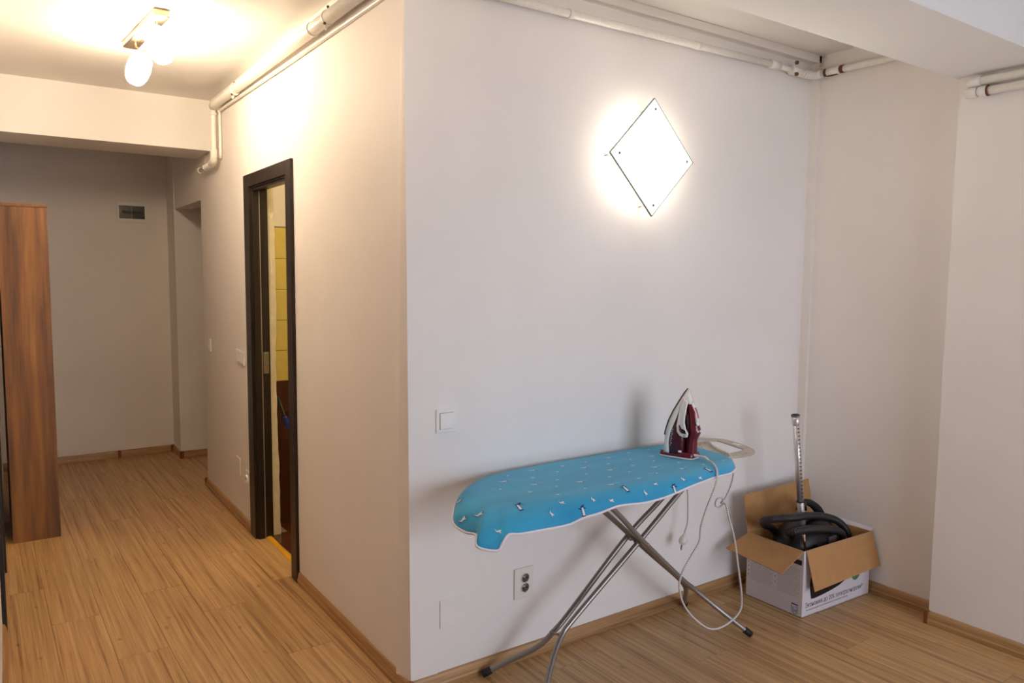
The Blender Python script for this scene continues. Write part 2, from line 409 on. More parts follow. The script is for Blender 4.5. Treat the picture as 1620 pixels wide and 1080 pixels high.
# ------------------------------------------------------------------ floor: laminate planks
bm = bmesh.new()
box(bm, -3.3, 2.47, -4.75, 0.08, -0.06, -0.009); box(bm, -1.6, 0.06, 0.08, 4.75, -0.06, -0.009); box(bm, 0.06, 1.6, 3.3, 4.75, -0.06, -0.009)
box(bm, 0.06, 0.13, 0.08, 3.3, -0.06, -0.009)
floor = struct('floor', bm, M['under'])
PW, PL = 0.193, 1.285
plank_cache = {}
def plank(x0, x1, y0, y1):
    if x1 - x0 < 0.02 or y1 - y0 < 0.02: return
    key = (round(x1 - x0, 3), round(y1 - y0, 3))
    if key not in plank_cache:
        bm = bmesh.new(); wx, wy = (x1 - x0) / 2 - 0.0004, (y1 - y0) / 2 - 0.0004
        t = 0.0012
        a = [bm.verts.new((sx * wx, sy * wy, z)) for z in (-0.009, -t) for sx, sy in ((-1, -1), (1, -1), (1, 1), (-1, 1))]
        c = [bm.verts.new((sx * (wx - t), sy * (wy - t), 0)) for sx, sy in ((-1, -1), (1, -1), (1, 1), (-1, 1))]
        for i in range(4):
            j = (i + 1) % 4
            bm.faces.new([a[i], a[j], a[4 + j], a[4 + i]]); bm.faces.new([a[4 + i], a[4 + j], c[j], c[i]])
        bm.faces.new(c); bm.faces.new(a[3::-1])
        bmesh.ops.recalc_face_normals(bm, faces=bm.faces[:])
        me = bpy.data.meshes.new('plank'); bm.to_mesh(me); bm.free(); me.materials.append(M['floor']); plank_cache[key] = me
    o = bpy.data.objects.new('plank', plank_cache[key]); COL.objects.link(o); o.parent = floor
    o.location = ((x0 + x1) / 2, (y0 + y1) / 2, 0)
i = 0; x = -3.15
while x < 2.34:
    off = [0.0, 0.47, 0.93, 0.25, 0.70][i % 5] + random.uniform(-0.05, 0.05)
    y = -4.6 - off
    x1 = min(x + PW, 2.35)
    while y < 4.62:
        segs = []
        ya, yb = max(y, -4.6), min(y + PL, 4.62)
        if x1 < LX - 0.05: segs = [(ya, min(yb, 0.6))]
        elif x < 0.09: segs = [(ya, yb)]
        else:
            segs = [(ya, min(yb, 0.06))]
            if x < 1.45: segs.append((max(ya, 3.30), yb))
        for s in segs:
            if s[1] - s[0] > 0.05: plank(x, x1 if not (x < 0.09 < x1) else min(x1, 0.135), *s)
        y += PL
    x += PW; i += 1

# ------------------------------------------------------------------ skirting boards
SK = [(0, 0), (0.017, 0), (0.0185, 0.006), (0.0185, 0.020), (0.0155, 0.026), (0.0150, 0.034), (0.0125, 0.046), (0.0085, 0.054), (0.003, 0.058), (0, 0.058)]
def skirting(name, a, b_, inward, cut0=0, cut1=0):
    """a->b along the wall foot, inward = unit vector into the room; cuts mitre the ends"""
    a = Vector((*a, 0)); b_ = Vector((*b_, 0)); d = (b_ - a).normalized(); n = Vector((*inward, 0)).normalized()
    bm = bmesh.new()
    L = (b_ - a).length
    mat = Matrix(((n.x, d.x, 0, 0), (n.y, d.y, 0, 0), (0, 0, 1, 0), (0, 0, 0, 1)))
    A = [bm.verts.new((t, cut0 * t, z)) for t, z in SK]; B = [bm.verts.new((t, L + cut1 * t, z)) for t, z in SK]
    for i in range(len(SK) - 1): 
        f = bm.faces.new([A[i], A[i + 1], B[i + 1], B[i]])
    bm.faces.new([A[-1], A[0], B[0], B[-1]]); bm.faces.new(A[::-1]); bm.faces.new(B)
    bmesh.ops.recalc_face_normals(bm, faces=bm.faces[:])
    o = link(name, bm, M['skirt']); o.matrix_world = Matrix.Translation(a) @ mat; o['kind'] = 'structure'
    return o
def h2(u, n=0): v = hall(u, n, 0); return (v.x, v.y)
hin = (-1 / HN, AL / HN)
s_back = skirting('baseboard_back', (0.009, 0), (2.333, 0), (0, -1), -1, -1)
s_right = skirting('baseboard_right', (2.333, 0), (2.333, -0.775), (-1, 0), 1, 0)
s_pier = skirting('baseboard_pier', (2.225, -0.775), (2.225, -4.6), (-1, 0), 0, 0)
s_hall = skirting('baseboard_hall', (0.009, 0), h2(1.243), hin, -1, 0)
s_hall2 = skirting('baseboard_hall', h2(2.107), h2(3.315), hin, 0, 1)
s_far = skirting('baseboard_far', (-1.11, 4.605), (0.12, 4.605), (0, -1), 0, -1)
s_rec = skirting('baseboard_recess', (0.127, 4.30 - 0.005), (1.3, 4.26), (0, -1), -1, 0)
s_rec2 = skirting('baseboard_recess', (0.127, 4.605), (0.127, 4.30), (-1, 0), 1, 1)
s_left = skirting('baseboard_left', h2(0.55, -LX), h2(1.345, -LX), (1, -AL), 0, 0)
def cap(name, x, y, s, parent_dummy=None, w_=0.012):
    bm = bmesh.new(); box(bm, x - w_, x + w_, y - w_, y + w_, 0, 0.060, bev=0.003)
    o = link(name, bm, M['cap']); o.parent = s; o.matrix_parent_inverse = s.matrix_world.inverted(); return o
cap('joint_cap', 2.316, -0.773, s_right, w_=0.011)
bm = bmesh.new(); box(bm, 2.205, 2.225, -0.779, -0.762, 0.0, 0.062, bev=0.002)
o = link('joint_cap', bm, M['cap']); o.parent = s_pier; o.matrix_parent_inverse = s_pier.matrix_world.inverted()
cap('joint_cap', -0.30, 4.593, s_far)
cap('joint_cap', 0.112, 4.590, s_far, w_=0.015)
cap('joint_cap', 0.122, 4.286, s_rec2, w_=0.015)
v = hall(3.322, 0.008, 0); cap('joint_cap', v.x, v.y, s_hall2, w_=0.011)
cap('joint_cap', 0.004, -0.008, s_hall, w_=0.012)

# ------------------------------------------------------------------ hall doorway (dark casing)
door = empty('door_1'); door['kind'] = 'structure'
def hb(name, n0, n1, u0, u1, z0, z1, mat, par, bev=0):     # box in hall frame; n positive into the hall
    bm = bmesh.new(); box(bm, -n1, -n0, u0, u1, z0, z1, MH, bev); return link(name, bm, mat, par)
C0, C1, CT = 1.243, 2.107, 2.098
OI0, OI1, OT = 1.330, 2.000, 2.028
hb('casing', 0.0, 0.016, C0, OI0, 0.0, CT, M['wenge'], door, 0.003)
hb('casing', 0.0, 0.016, OI1, C1, 0.0, CT, M['wenge'], door, 0.003)
hb('casing', 0.0, 0.0165, OI0 - 0.004, OI1 + 0.004, OT, CT, M['wenge'], door, 0.003)
hb('jamb', -0.087, 0.006, DU0 - 0.0, OI0 + 0.010, 0.0, 2.05, M['wenge'], door, 0.002)
hb('jamb', -0.087, 0.006, OI1 - 0.010, DU1 + 0.0, 0.0, 2.05, M['wenge'], door, 0.002)
hb('head_jamb', -0.087, 0.006, OI0, OI1, OT - 0.010, 2.05, M['wenge'], door, 0.002)
hb('door_stop', -0.036, 0.0, OI1 - 0.022, OI1 - 0.010, 0.0, OT - 0.012, M['wenge'], door, 0.002)
hb('door_stop', -0.036, 0.0, OI0 + 0.010, OI0 + 0.022, 0.0, OT - 0.012, M['wenge'], door, 0.002)
hb('door_stop', -0.036, 0.0, OI0 + 0.02, OI1 - 0.02, OT - 0.022, OT - 0.010, M['wenge'], door, 0.002)
tag(hb('seal', -0.040, -0.035, OI1 - 0.020, OI1 - 0.010, 0.0, OT - 0.012, M['rest'], door), 'pale grey door seal')
sp = hb('strike_plate', -0.078, -0.048, OI1 - 0.012, OI1 - 0.0095, 0.970, 1.095, M['steel'], door, 0.001)
hb('latch_hole', -0.072, -0.054, OI1 - 0.0125, OI1 - 0.0092, 1.045, 1.080, M['nickel'], sp)
hb('latch_hole', -0.072, -0.054, OI1 - 0.0125, OI1 - 0.0092, 0.985, 1.020, M['nickel'], sp)
for zz in (0.977, 1.088): hb('screw', -0.065, -0.061, OI1 - 0.0130, OI1 - 0.0092, zz - 0.002, zz + 0.002, M['chrome'], sp)
# raw plaster reveal past the frame
bm = bmesh.new()
prof = [(2.048 + 0.0 * random.random(), z / 24 * 2.06) for z in range(25)]
rv = []
for i in range(49):
    z = i / 48 * 2.06
    e = 0.127 + 0.004 * math.sin(z * 5.1) + random.uniform(-0.0025, 0.0025) + (0.010 if z < 0.06 else 0)
    rv.append([bm.verts.new(MH @ Vector(p)) for p in ((0.084, 2.032, z), (0.086, 1.998, z), (0.108, 2.000 + random.uniform(-0.002, 0.002), z), (e, 2.004, z), (e, 2.06, z))])
for i in range(48):
    for k in range(4): bm.faces.new([rv[i][k], rv[i][k + 1], rv[i + 1][k + 1], rv[i + 1][k]])
o = struct('trim_4', bm, M['foam'])
# threshold strip
th = empty('threshold_strip'); tag(th, 'bright yellow curved threshold strip across the bathroom doorway floor', 'threshold')
bm = bmesh.new(); pr = [(0.046, 0.0), (0.049, 0.0035), (0.056, 0.0058), (0.064, 0.0058), (0.074, 0.0042), (0.078, 0.0)]
A = [bm.verts.new(MH @ Vector((x_, 1.335, z_))) for x_, z_ in pr]; B = [bm.verts.new(MH @ Vector((x_, 1.992, z_))) for x_, z_ in pr]
for i in range(len(pr)): j = (i + 1) % len(pr); bm.faces.new([A[i], A[j], B[j], B[i]])
bm.faces.new(A[::-1]); bm.faces.new(B); link('strip', bm, M['strip'], th)

# ------------------------------------------------------------------ bathroom behind the doorway
bm = bmesh.new(); box(bm, 0.18, 2.2, 2.27, 2.42, 0, CZ); wbf = struct('wall_bathroom_far', bm, M['wall'])
bm = bmesh.new(); box(bm, 2.1, 2.2, 0.1, 2.3, 0, CZ); struct('wall_bathroom_side', bm, M['wall'])
bm = bmesh.new(); box(bm, 0.1301, 2.2, 0.1, 2.42, -0.06, -0.003); bf = struct('floor_bathroom', bm, M['grout'])
bm = bmesh.new(); box(bm, 0.186, 2.1, 2.2665, 2.27, 0, 1.83)
tb = link('grout_bed', bm, M['groutd'], wbf)
tcache = {}
def tile(par, mat, x0, x1, y0, y1, z0, z1):
    key = (mat.name, round(x1 - x0, 3), round(y1 - y0, 3), round(z1 - z0, 3))
    if key not in tcache:
        bm = bmesh.new(); hx, hy, hz = (x1 - x0) / 2, (y1 - y0) / 2, (z1 - z0) / 2
        box(bm, -hx, hx, -hy, hy, -hz, hz, bev=0.0012); me = bpy.data.meshes.new('tile'); bm.to_mesh(me); bm.free(); me.materials.append(mat); tcache[key] = me
    o = bpy.data.objects.new('tile', tcache[key]); COL.objects.link(o); o.parent = par; o.location = ((x0 + x1) / 2, (y0 + y1) / 2, (z0 + z1) / 2)
G = 0.0014
zrows = [(0.0, 0.123, 'tile_brown')] + [(0.123 + 0.1895 * k, 0.123 + 0.1895 * (k + 1), 'tile_brown') for k in range(4)] + [(0.881 + 0.1888 * k, 0.881 + 0.1888 * (k + 1), 'tile_yellow') for k in range(5)]
for z0, z1, mt in zrows:
    for k in range(5):
        x0 = 0.186 + k * 0.385; x1 = min(x0 + 0.38, 2.1)
        tile(wbf, M[mt], x0 + G, x1 - G, 2.258, 2.267, z0 + G, z1 - G)
xs = [0.132, 0.240, 0.545, 0.845, 1.145, 1.445, 1.745, 2.045]
ys = [0.1, 0.70, 1.00, 1.30, 1.60, 1.905, 2.258]
ys = [0.1, 0.405, 0.705, 1.005, 1.305, 1.605, 1.912, 2.258]
for i in range(len(xs) - 1):
    for j in range(len(ys) - 1):
        if xs[i] < 0.2 and (ys[j + 1] < 1.31 or ys[j] > 2.03): continue
        a, b_ = ys[j], ys[j + 1]
        if xs[i] < 0.2: b_ = min(b_, 2.02); a = max(a, 1.31)
        tile(bf, M['tile_brown'], xs[i] + G, xs[i + 1] - G, a + G, b_ - G, -0.003, 0.0035)
# bathroom ceiling globe (out of view, it gives the yellow light)
bl = empty('bathroom_lamp'); tag(bl, 'round frosted globe lamp on the bathroom ceiling, hidden behind the hall wall', 'lamp')
bm = bmesh.new(); lathe_bm(bm, [(0.06 * math.sin(math.pi * k / 12) + 0.002, 0.06 * math.cos(math.pi * k / 12)) for k in range(13)], (1.0, 1.3, 2.56)); link('globe', bm, M['bathglobe'], bl)
lathe('base', [(0.05, 0), (0.05, 0.05)], (1.0, 1.3, 2.615), (0, 0, 1), M['white'], bl)
# mop leaning in the bathroom
mop = empty('mop', (0.2, 2.1, 0)); tag(mop, 'dark mop handle with a blue grip leaning in the bathroom behind the doorway', 'mop')
def loc(p): return Vector(p) - Vector((0.2, 2.1, 0))
pa, pb = Vector((0.200, 2.16, 0.90)), Vector((0.40, 1.98, 0.18))
pa, pb = Vector((0.222, 2.10, 0.80)), Vector((0.352, 2.10, 0.42))
d = (pb - pa)
tube('handle', [loc(pa - d * 0.02), loc(pb + d * 0.60)], 0.008, M['black'], mop)
tube('grip', [loc(pa + d * 0.30), loc(pa + d * 0.32), loc(pa + d * 0.48), loc(pa + d * 0.50)], [0.011, 0.0145, 0.0145, 0.011], M['mopblue'], mop)
tube('mop_head', [loc(pb + d * 0.58) + Vector((0, 0, 0)), loc(pb + d * 0.70), Vector((0.30, 0, 0.018))], [0.014, 0.03, 0.05], M['grey'], mop)

# ------------------------------------------------------------------ left doorway (dark casing, closed leaf)
d2 = empty('door_2'); d2['kind'] = 'structure'
ln = -LX
def lb(name, a, b_, u0, u1, z0, z1, mat, par, bev=0):   # a,b measured from the left wall face towards the hall
    return hb(name, ln - b_, ln - a, u0, u1, z0, z1, mat, par, bev)
lb('casing', 0.0, 0.017, 1.345, 1.425, 0, 2.10, M['wenge'], d2, 0.003)
lb('casing', 0.0, 0.017, 2.165, 2.245, 0, 2.10, M['wenge'], d2, 0.003)
lb('casing', 0.0, 0.0175, 1.42, 2.17, 2.03, 2.10, M['wenge'], d2, 0.003)
lb('jamb', -0.12, 0.006, 1.40, 1.435, 0, 2.06, M['wenge'], d2)
lb('jamb', -0.12, 0.006, 2.155, 2.20, 0, 2.06, M['wenge'], d2)
lf = lb('door_leaf', -0.06, -0.02, 1.435, 2.155, 0.005, 2.03, M['wenge'], d2, 0.002)
lb('handle', -0.02, 0.0, 1.50, 1.62, 1.02, 1.04, M['chrome'], lf, 0.004)

# ------------------------------------------------------------------ wardrobe
wd = empty('wardrobe', (-1.0, 2.675, 0), -0.012)
tag(wd, 'tall narrow walnut-look wardrobe standing against the left hall wall', 'wardrobe')
W0, W1, WH, WD = -0.119, 0.1165, 1.905, 0.82
bx('side_panel', (W0, W1, 0, 0.018, 0.0, WH - 0.002), M['wardrobe'], wd, bev=0.001)
bx('side_panel', (W0, W1 - 0.018, WD - 0.018, WD, 0.0, WH - 0.018), M['wardrobe'], wd, bev=0.001)
tp = bx('top_panel', (W0 - 0.01, W1 + 0.001, -0.003, WD + 0.003, WH - 0.002, WH + 0.016), M['wardrobe'], wd, bev=0.002)
bx('back_panel', (W0, W0 + 0.006, 0.018, WD - 0.018, 0.0, WH - 0.018), M['wardrobe'], wd)
bx('plinth', (W0, W1 - 0.02, 0.018, WD - 0.018, 0.0, 0.06), M['wardrobe'], wd)
for k in range(2):
    y0 = 0.0215 + k * 0.39
    dr = bx('door', (W1 - 0.018, W1, y0, y0 + 0.386, 0.06, WH - 0.003), M['wardrobe'], wd, bev=0.001)
    bx('handle', (W1, W1 + 0.014, y0 + (0.35 if k == 0 else 0.02), y0 + (0.362 if k == 0 else 0.032), 0.78, 0.90), M['chrome'], dr, bev=0.003)

# ------------------------------------------------------------------ items on the hall end wall
fb = empty('fuse_box', (-0.142, 4.605, 2.03)); tag(fb, 'white framed fuse box with smoked window high on the hall end wall', 'fuse box')
bm = bmesh.new()
for d_ in [(-0.115, 0.115, -0.010, 0, 0.052, 0.083), (-0.115, 0.115, -0.010, 0, -0.083, -0.052), (-0.115, -0.095, -0.010, 0, -0.052, 0.052), (0.095, 0.115, -0.010, 0, -0.052, 0.052)]: box(bm, *d_)
bevel_mod(link('frame', bm, M['white'], fb), 0.003)
bx('window_panel', (-0.095, 0.095, -0.006, -0.001, -0.052, 0.052), M['glassdark'], fb)
bx('breaker_row', (-0.075, 0.08, -0.008, -0.005, -0.012, 0.012), M['black'], fb)
bx('divider', (-0.004, 0.0, -0.0085, -0.005, -0.050, 0.050), M['grey'], fb)
lathe('indicator', [(0.006, 0), (0.004, 0.003)], (-0.070, -0.006, -0.010), (0, -1, 0), M['red'], fb, 12)
ic = empty('intercom_trim', (-0.745, 4.605, 0.79)); tag(ic, 'narrow white vertical wall plate just right of the wardrobe', 'plate')
bx('cover', (-0.03, 0.008, -0.012, 0, -0.098, 0.098), M['white'], ic, bev=0.003)
bx('rib', (-0.002, 0.004, -0.015, -0.011, -0.09, 0.09), M['cream'], ic, bev=0.001)
hk = empty('wall_hook', (-0.768, 4.605, 1.57)); tag(hk, 'tiny metal hook on the hall end wall right of the wardrobe top', 'hook')
tube('hook', catmull([(0, 0, 0.01), (0.0, -0.018, 0.012), (0.012, -0.028, -0.004), (0.02, -0.022, 0.002)], 5), 0.002, M['steel'], hk, 8)
tube('pin', [(0, 0.0, -0.008), (0.003, -0.02, -0.008)], 0.002, M['steel'], hk, 8)
nl = empty('wall_nail', (-0.752, 4.605, 0.272)); tag(nl, 'small pale nail head low on the hall end wall beside the wardrobe', 'nail')
lathe('head', [(0.008, 0), (0.006, 0.006)], (0, 0, 0), (0, -1, 0), M['white'], nl, 12)
lathe('shank', [(0.003, 0), (0.003, 0.01)], (0, 0.002, 0), (0, -1, 0), M['steel'], nl, 8)

# ------------------------------------------------------------------ switches, sockets, cover plates
def face_frame(name, loc_, on_hall):
    e = empty(name, loc_)
    if on_hall: e.rotation_euler = (0, 0, -math.pi / 2 - math.atan(AL))
    return e     # local: x along wall (to the right when facing it), -y out of the wall
def switch(loc_, on_hall, w_, h_, label, group=None, name='light_switch'):
    e = face_frame(name, loc_, on_hall); tag(e, label, 'switch', group)
    bm = bmesh.new(); box(bm, -w_ / 2, w_ / 2, -0.010, 0, -h_ / 2, h_ / 2, bev=0.003); link('frame', bm, M['white'], e)
    bm = bmesh.new(); ww, hh = w_ * 0.33, h_ * 0.33
    vs = box(bm, -ww, ww, -0.0135, -0.008, -hh, hh)
    for v_ in vs:
        if v_.co.y < -0.01 and v_.co.z < 0: v_.co.y -= 0.002
    bevel_mod(link('rocker', bm, M['white'], e), 0.0015)
    bm = bmesh.new(); t_ = 0.0012
    box(bm, -ww - t_, ww + t_, -0.0103, -0.009, -hh - t_, hh + t_); link('gap', bm, M['grey'], e)
    return e
switch((0.154, 0, 1.018), False, 0.086, 0.088, 'square white light switch on the wall left above the ironing board')
switch(hall(3.125, 0, 1.045), True, 0.070, 0.085, 'single narrow white switch on the hall wall near its far end', None)
switch(hall(2.345, 0, 1.04), True, 0.080, 0.082, 'farther of the two adjoining switches beside the dark door casing', 'hall door switches')
switch(hall(2.250, 0, 1.035), True, 0.080, 0.082, 'nearer of the two adjoining switches, against the dark door casing', 'hall door switches')
def socket_insert(e, z, x=0.0):
    s_ = lathe('socket', [(0.0215, 0), (0.0215, 0.004), (0.0190, 0.0045), (0.0185, -0.004 + 0.0052), (0.0, 0.0012)], (x, -0.008, z), (0, -1, 0), M['cream'], e, 24)
    wl = lathe('well', [(0.0182, 0), (0.0182, 0.0016), (0.0001, 0.0018)], (x, -0.008, z), (0, -1, 0), M['grey'], s_, 24)
    for dx in (-0.0085, 0.0085):
        wl2 = lathe('contact_hole', [(0.003, 0), (0.003, 0.001)], (x + dx, -0.0096, z), (0, -1, 0), M['dark'], s_, 10)
    for dz in (-0.016, 0.016):
        bx('earth_clip', (x - 0.003, x + 0.003, -0.0125, -0.009, z + dz - 0.003, z + dz + 0.003), M['chrome'], s_)
so = face_frame('double_socket', (0.517, 0, 0.319), False); tag(so, 'double wall socket on a white plate below the ironing board', 'socket')
bm = bmesh.new(); box(bm, -0.047, 0.047, -0.008, 0, -0.063, 0.063, bev=0.002); link('plate', bm, M['cream'], so)
socket_insert(so, 0.020, 0.004); socket_insert(so, -0.020, 0.004)
cp = face_frame('cover_plate', (0.185, 0, 0.281), False); tag(cp, 'blank square white cover plate low on the wall left of the double socket', 'cover plate')
bm = bmesh.new(); box(bm, -0.055, 0.055, -0.005, 0, -0.054, 0.054, bev=0.0025); link('plate', bm, M['wall'], cp)
s1 = face_frame('single_socket', hall(2.170, 0, 0.315), True); tag(s1, 'white single wall socket low in the hall beside the dark door casing', 'socket')
bm = bmesh.new(); box(bm, -0.045, 0.045, -0.012, 0, -0.05, 0.05, bev=0.003); link('plate', bm, M['white'], s1)
lathe('socket', [(0.027, 0), (0.026, 0.010), (0.022, 0.012), (0.020, 0.006), (0.0, 0.006)], (-0.004, -0.010, 0.0), (0, -1, 0), M['white'], s1)
for dx in (-0.0095, 0.0095): lathe('contact_hole', [(0.005, 0), (0.005, 0.0012)], (-0.004 + dx, -0.016, 0), (0, -1, 0), M['dark'], s1, 10)
c2 = face_frame('cover_plate', hall(2.42, 0, 0.345), True); tag(c2, 'blank square cover plate on the hall wall behind the single socket', 'cover plate')
bm = bmesh.new(); box(bm, -0.05, 0.05, -0.004, 0, -0.055, 0.055, bev=0.002); link('plate', bm, M['wall'], c2)

# ------------------------------------------------------------------ pipes
def pipe(name, label, pts, r_, fits=(), parent=None):
    e = empty(name); tag(e, label, 'pipe')
    tube('run', pts, r_, M['pipe'], e, 16)
    for a, b_, rr, mt in fits: tube('fitting', [a, b_], rr, M[mt], e, 16)
    return e
P = Vector
# along the lamp wall
p = pipe('heating_pipe', 'white painted pipe running under the ceiling above the diamond wall lamp',
     [P((0.05, -0.032, 2.556)), P((0.7, -0.032, 2.560)), P((1.4, -0.032, 2.566)), P((1.98, -0.032, 2.572))], 0.0155,
     [((1.40, -0.032, 2.566), (1.43, -0.032, 2.5663), 0.018, 'pipe'), ((0.68, -0.032, 2.560), (0.70, -0.032, 2.560), 0.018, 'pipe'), ((1.93, -0.032, 2.5715), (2.00, -0.032, 2.572), 0.020, 'pipe'),
      ((2.00, -0.034, 2.570), (2.10, -0.036, 2.566), 0.0135, 'pipe'), ((2.09, -0.036, 2.566), (2.19, -0.036, 2.564), 0.022, 'pipe')])
for zz, nm in ((2.545, 'rusty_bolt'), (2.600, 'rusty_bolt')):
    lathe(nm, [(0.009, 0), (0.009, 0.012), (0.006, 0.016)], (2.105, -0.050, zz), (0.3, -1, -0.1), M['rust'], p, 6)
tube('elbow', catmull([(2.17, -0.036, 2.564), (2.25, -0.037, 2.566), (2.285, -0.045, 2.569), (2.290, -0.075, 2.571)], 6), 0.022, M['pipe'], p, 16)
p = pipe('heating_pipe', 'white pipe with rusty collars on the right wall running from the corner behind the beam',
     [P((2.294, -0.070, 2.572)), P((2.296, -0.40, 2.572)), P((2.296, -0.74, 2.572))], 0.0165, [])
for y0 in (-0.088, -0.175):
    tube('rusty_collar', [(2.294, y0, 2.572), (2.294, y0 - 0.016, 2.572)], 0.0195, M['rust'], p, 16)
tube('fitting', [(2.294, -0.104, 2.572), (2.294, -0.172, 2.572)], 0.020, M['pipe'], p, 16)
bx('rust_streak', (2.284, 2.300, -0.16, -0.10, 2.5508, 2.5530), M['rust'], p)
# pair on the pier, right edge
p1 = pipe('heating_pipe', 'upper of two white pipes on the right pier under the beam',
     [P((2.190, -0.845, 2.366)), P((2.190, -1.5, 2.368)), P((2.190, -3.0, 2.372))], 0.0175,
     [((2.190, -0.825, 2.366), (2.190, -0.875, 2.366), 0.021, 'pipe')])
p2 = pipe('heating_pipe', 'lower of two white pipes on the right pier under the beam',
     [P((2.192, -0.835, 2.322)), P((2.192, -1.5, 2.322)), P((2.192, -3.0, 2.326))], 0.0175,
     [((2.192, -0.820, 2.322), (2.192, -0.862, 2.322), 0.0215, 'pipe'), ((2.192, -0.868, 2.322), (2.192, -0.900, 2.322), 0.022, 'pipe')])
tube('rusty_collar', [(2.192, -0.900, 2.322), (2.192, -0.905, 2.322)], 0.0225, M['rust'], p2, 16)
lathe('bracket', [(0.014, 0), (0.014, 0.03)], (2.225, -0.822, 2.366), (-1, 0, 0), M['pipe'], p1, 10)
lathe('bracket', [(0.014, 0), (0.014, 0.03)], (2.225, -0.815, 2.322), (-1, 0, 0), M['pipe'], p2, 10)
# hall pipe: thick run, drop and elbow
hp = empty('hall_pipe'); tag(hp, 'thick white pipe running under the hall ceiling and dropping to an elbow', 'pipe')
n_ = 0.045
tube('run', [hall(-0.02, n_, 2.575), hall(1.0, n_, 2.580), hall(2.60, n_, 2.585), hall(2.66, n_, 2.578)], 0.027, M['pipe'], hp, 18)
tube('drop', catmull([hall(2.66, n_, 2.59), hall(2.665, n_, 2.53), hall(2.668, n_, 2.40), hall(2.67, n_, 2.30)], 5), 0.018, M['pipe'], hp, 16)
tube('collar', [hall(2.664, n_, 2.545), hall(2.665, n_, 2.525)], 0.021, M['pipe'], hp, 16)
tube('elbow', catmull([hall(2.67, n_, 2.315), hall(2.67, n_, 2.275), hall(2.69, n_, 2.247), hall(2.75, n_, 2.236)], 6), 0.023, M['pipe'], hp, 16)
tube('stub', [hall(2.74, n_, 2.237), hall(3.09, n_, 2.228)], 0.016, M['pipe'], hp, 16)
tube('collar', [hall(3.07, n_, 2.229), hall(3.11, n_, 2.228)], 0.020, M['pipe'], hp, 16)
tube('collar', [hall(2.92, n_, 2.233), hall(2.94, n_, 2.232)], 0.019, M['pipe'], hp, 16)
for u_ in (0.62, 0.80, 2.12):
    tube('collar', [hall(u_, n_, 2.578), hall(u_ + 0.014, n_, 2.578)], 0.0305, M['pipe'], hp, 18)
for u_, s_ in ((0.62, 1), (2.12, 1)):
    tube('clamp_bolt', [hall(u_ + 0.004, n_ + 0.008, 2.545), hall(u_ + 0.004, n_ + 0.014, 2.528)], 0.006, M['pipe'], hp, 8)
    o = tube('rusty_screw', [hall(u_ - 0.006, n_ + 0.018, 2.552), hall(u_ - 0.006, n_ + 0.022, 2.546)], 0.0055, M['rust'], hp, 8)
    o = tube('rusty_screw', [hall(u_ - 0.006, n_ + 0.004, 2.612), hall(u_ - 0.006, n_ + 0.006, 2.620)], 0.0055, M['rust'], hp, 8)
# thin pipe beside it
hp2 = empty('thin_pipe'); tag(hp2, 'thin white pipe tucked under the thick hall pipe against the wall', 'pipe')
tube('run', catmull([hall(0.0, 0.012, 2.528), hall(1.3, 0.012, 2.540), hall(2.60, 0.012, 2.553), hall(2.635, 0.012, 2.545), hall(2.64, 0.012, 2.50), hall(2.645, 0.012, 2.26)], 5), 0.0095, M['pipe'], hp2, 10)
tube('joint', [hall(2.63, 0.013, 2.552), hall(2.66, 0.013, 2.552)], 0.012, M['pipe'], hp2, 10)

# ------------------------------------------------------------------ diamond wall lamp
wl = empty('wall_lamp', (1.112, 0, 2.047)); tag(wl, 'lit diamond-shaped frosted glass lamp mounted on the wall above the ironing board', 'lamp')
HD = 0.238
def dia(h, y0, y1, bm): prism(bm, [(-h, 0), (0, -h), (h, 0), (0, h)], y0, y1, lambda a, b2, c: Vector((a, c, b2)))
bm = bmesh.new(); dia(0.13, -0.025, 0.0, bm); bevel_mod(link('back_box', bm, M['white'], wl), 0.003)
bm = bmesh.new(); dia(HD, -0.080, -0.074, bm); bevel_mod(link('glass_panel', bm, M['panel'], wl), 0.001)
bm = bmesh.new(); dia(HD - 0.002, -0.0735, -0.0715, bm); tag(link('glow_blocker', bm, M['white'], wl), 'added white sheet blocking the glow from the back of the glass')  # opaque sheet added to keep the panel's rear glow off the wall
for sx in (-0.045, 0.045): tube('bulb', [(sx, -0.046, -0.07), (sx, -0.046, -0.066), (sx, -0.046, 0.066), (sx, -0.046, 0.07)], [0.010, 0.015, 0.015, 0.010], M['diffuser'], wl, 12)
bm = bmesh.new()
a_ = [(-HD, 0), (0, -HD), (HD, 0), (0, HD)]; h2_ = HD + 0.0065
prism_o = [(-h2_, 0), (0, -h2_), (h2_, 0), (0, h2_)]
for i in range(4):
    j = (i + 1) % 4
    q = [a_[i], a_[j], prism_o[j], prism_o[i]]
    prism(bm, q, -0.081, -0.072, lambda a, b2, c: Vector((a, c, b2)))
tag(link('glass_edge', bm, M['brown_panel'], wl), 'greenish glass edge')
for sx, sz in ((0, 1), (0, -1), (1, 0), (-1, 0)):
    c_ = 0.198
    lathe('screw_cap', [(0.0075, 0), (0.0075, 0.008), (0.005, 0.010)], (sx * c_, -0.080, sz * c_), (0, -1, 0), M['steel'], wl, 12)
    lathe('standoff', [(0.004, 0), (0.004, 0.074)], (sx * c_, 0, sz * c_), (0, -1, 0), M['chrome'], wl, 8)

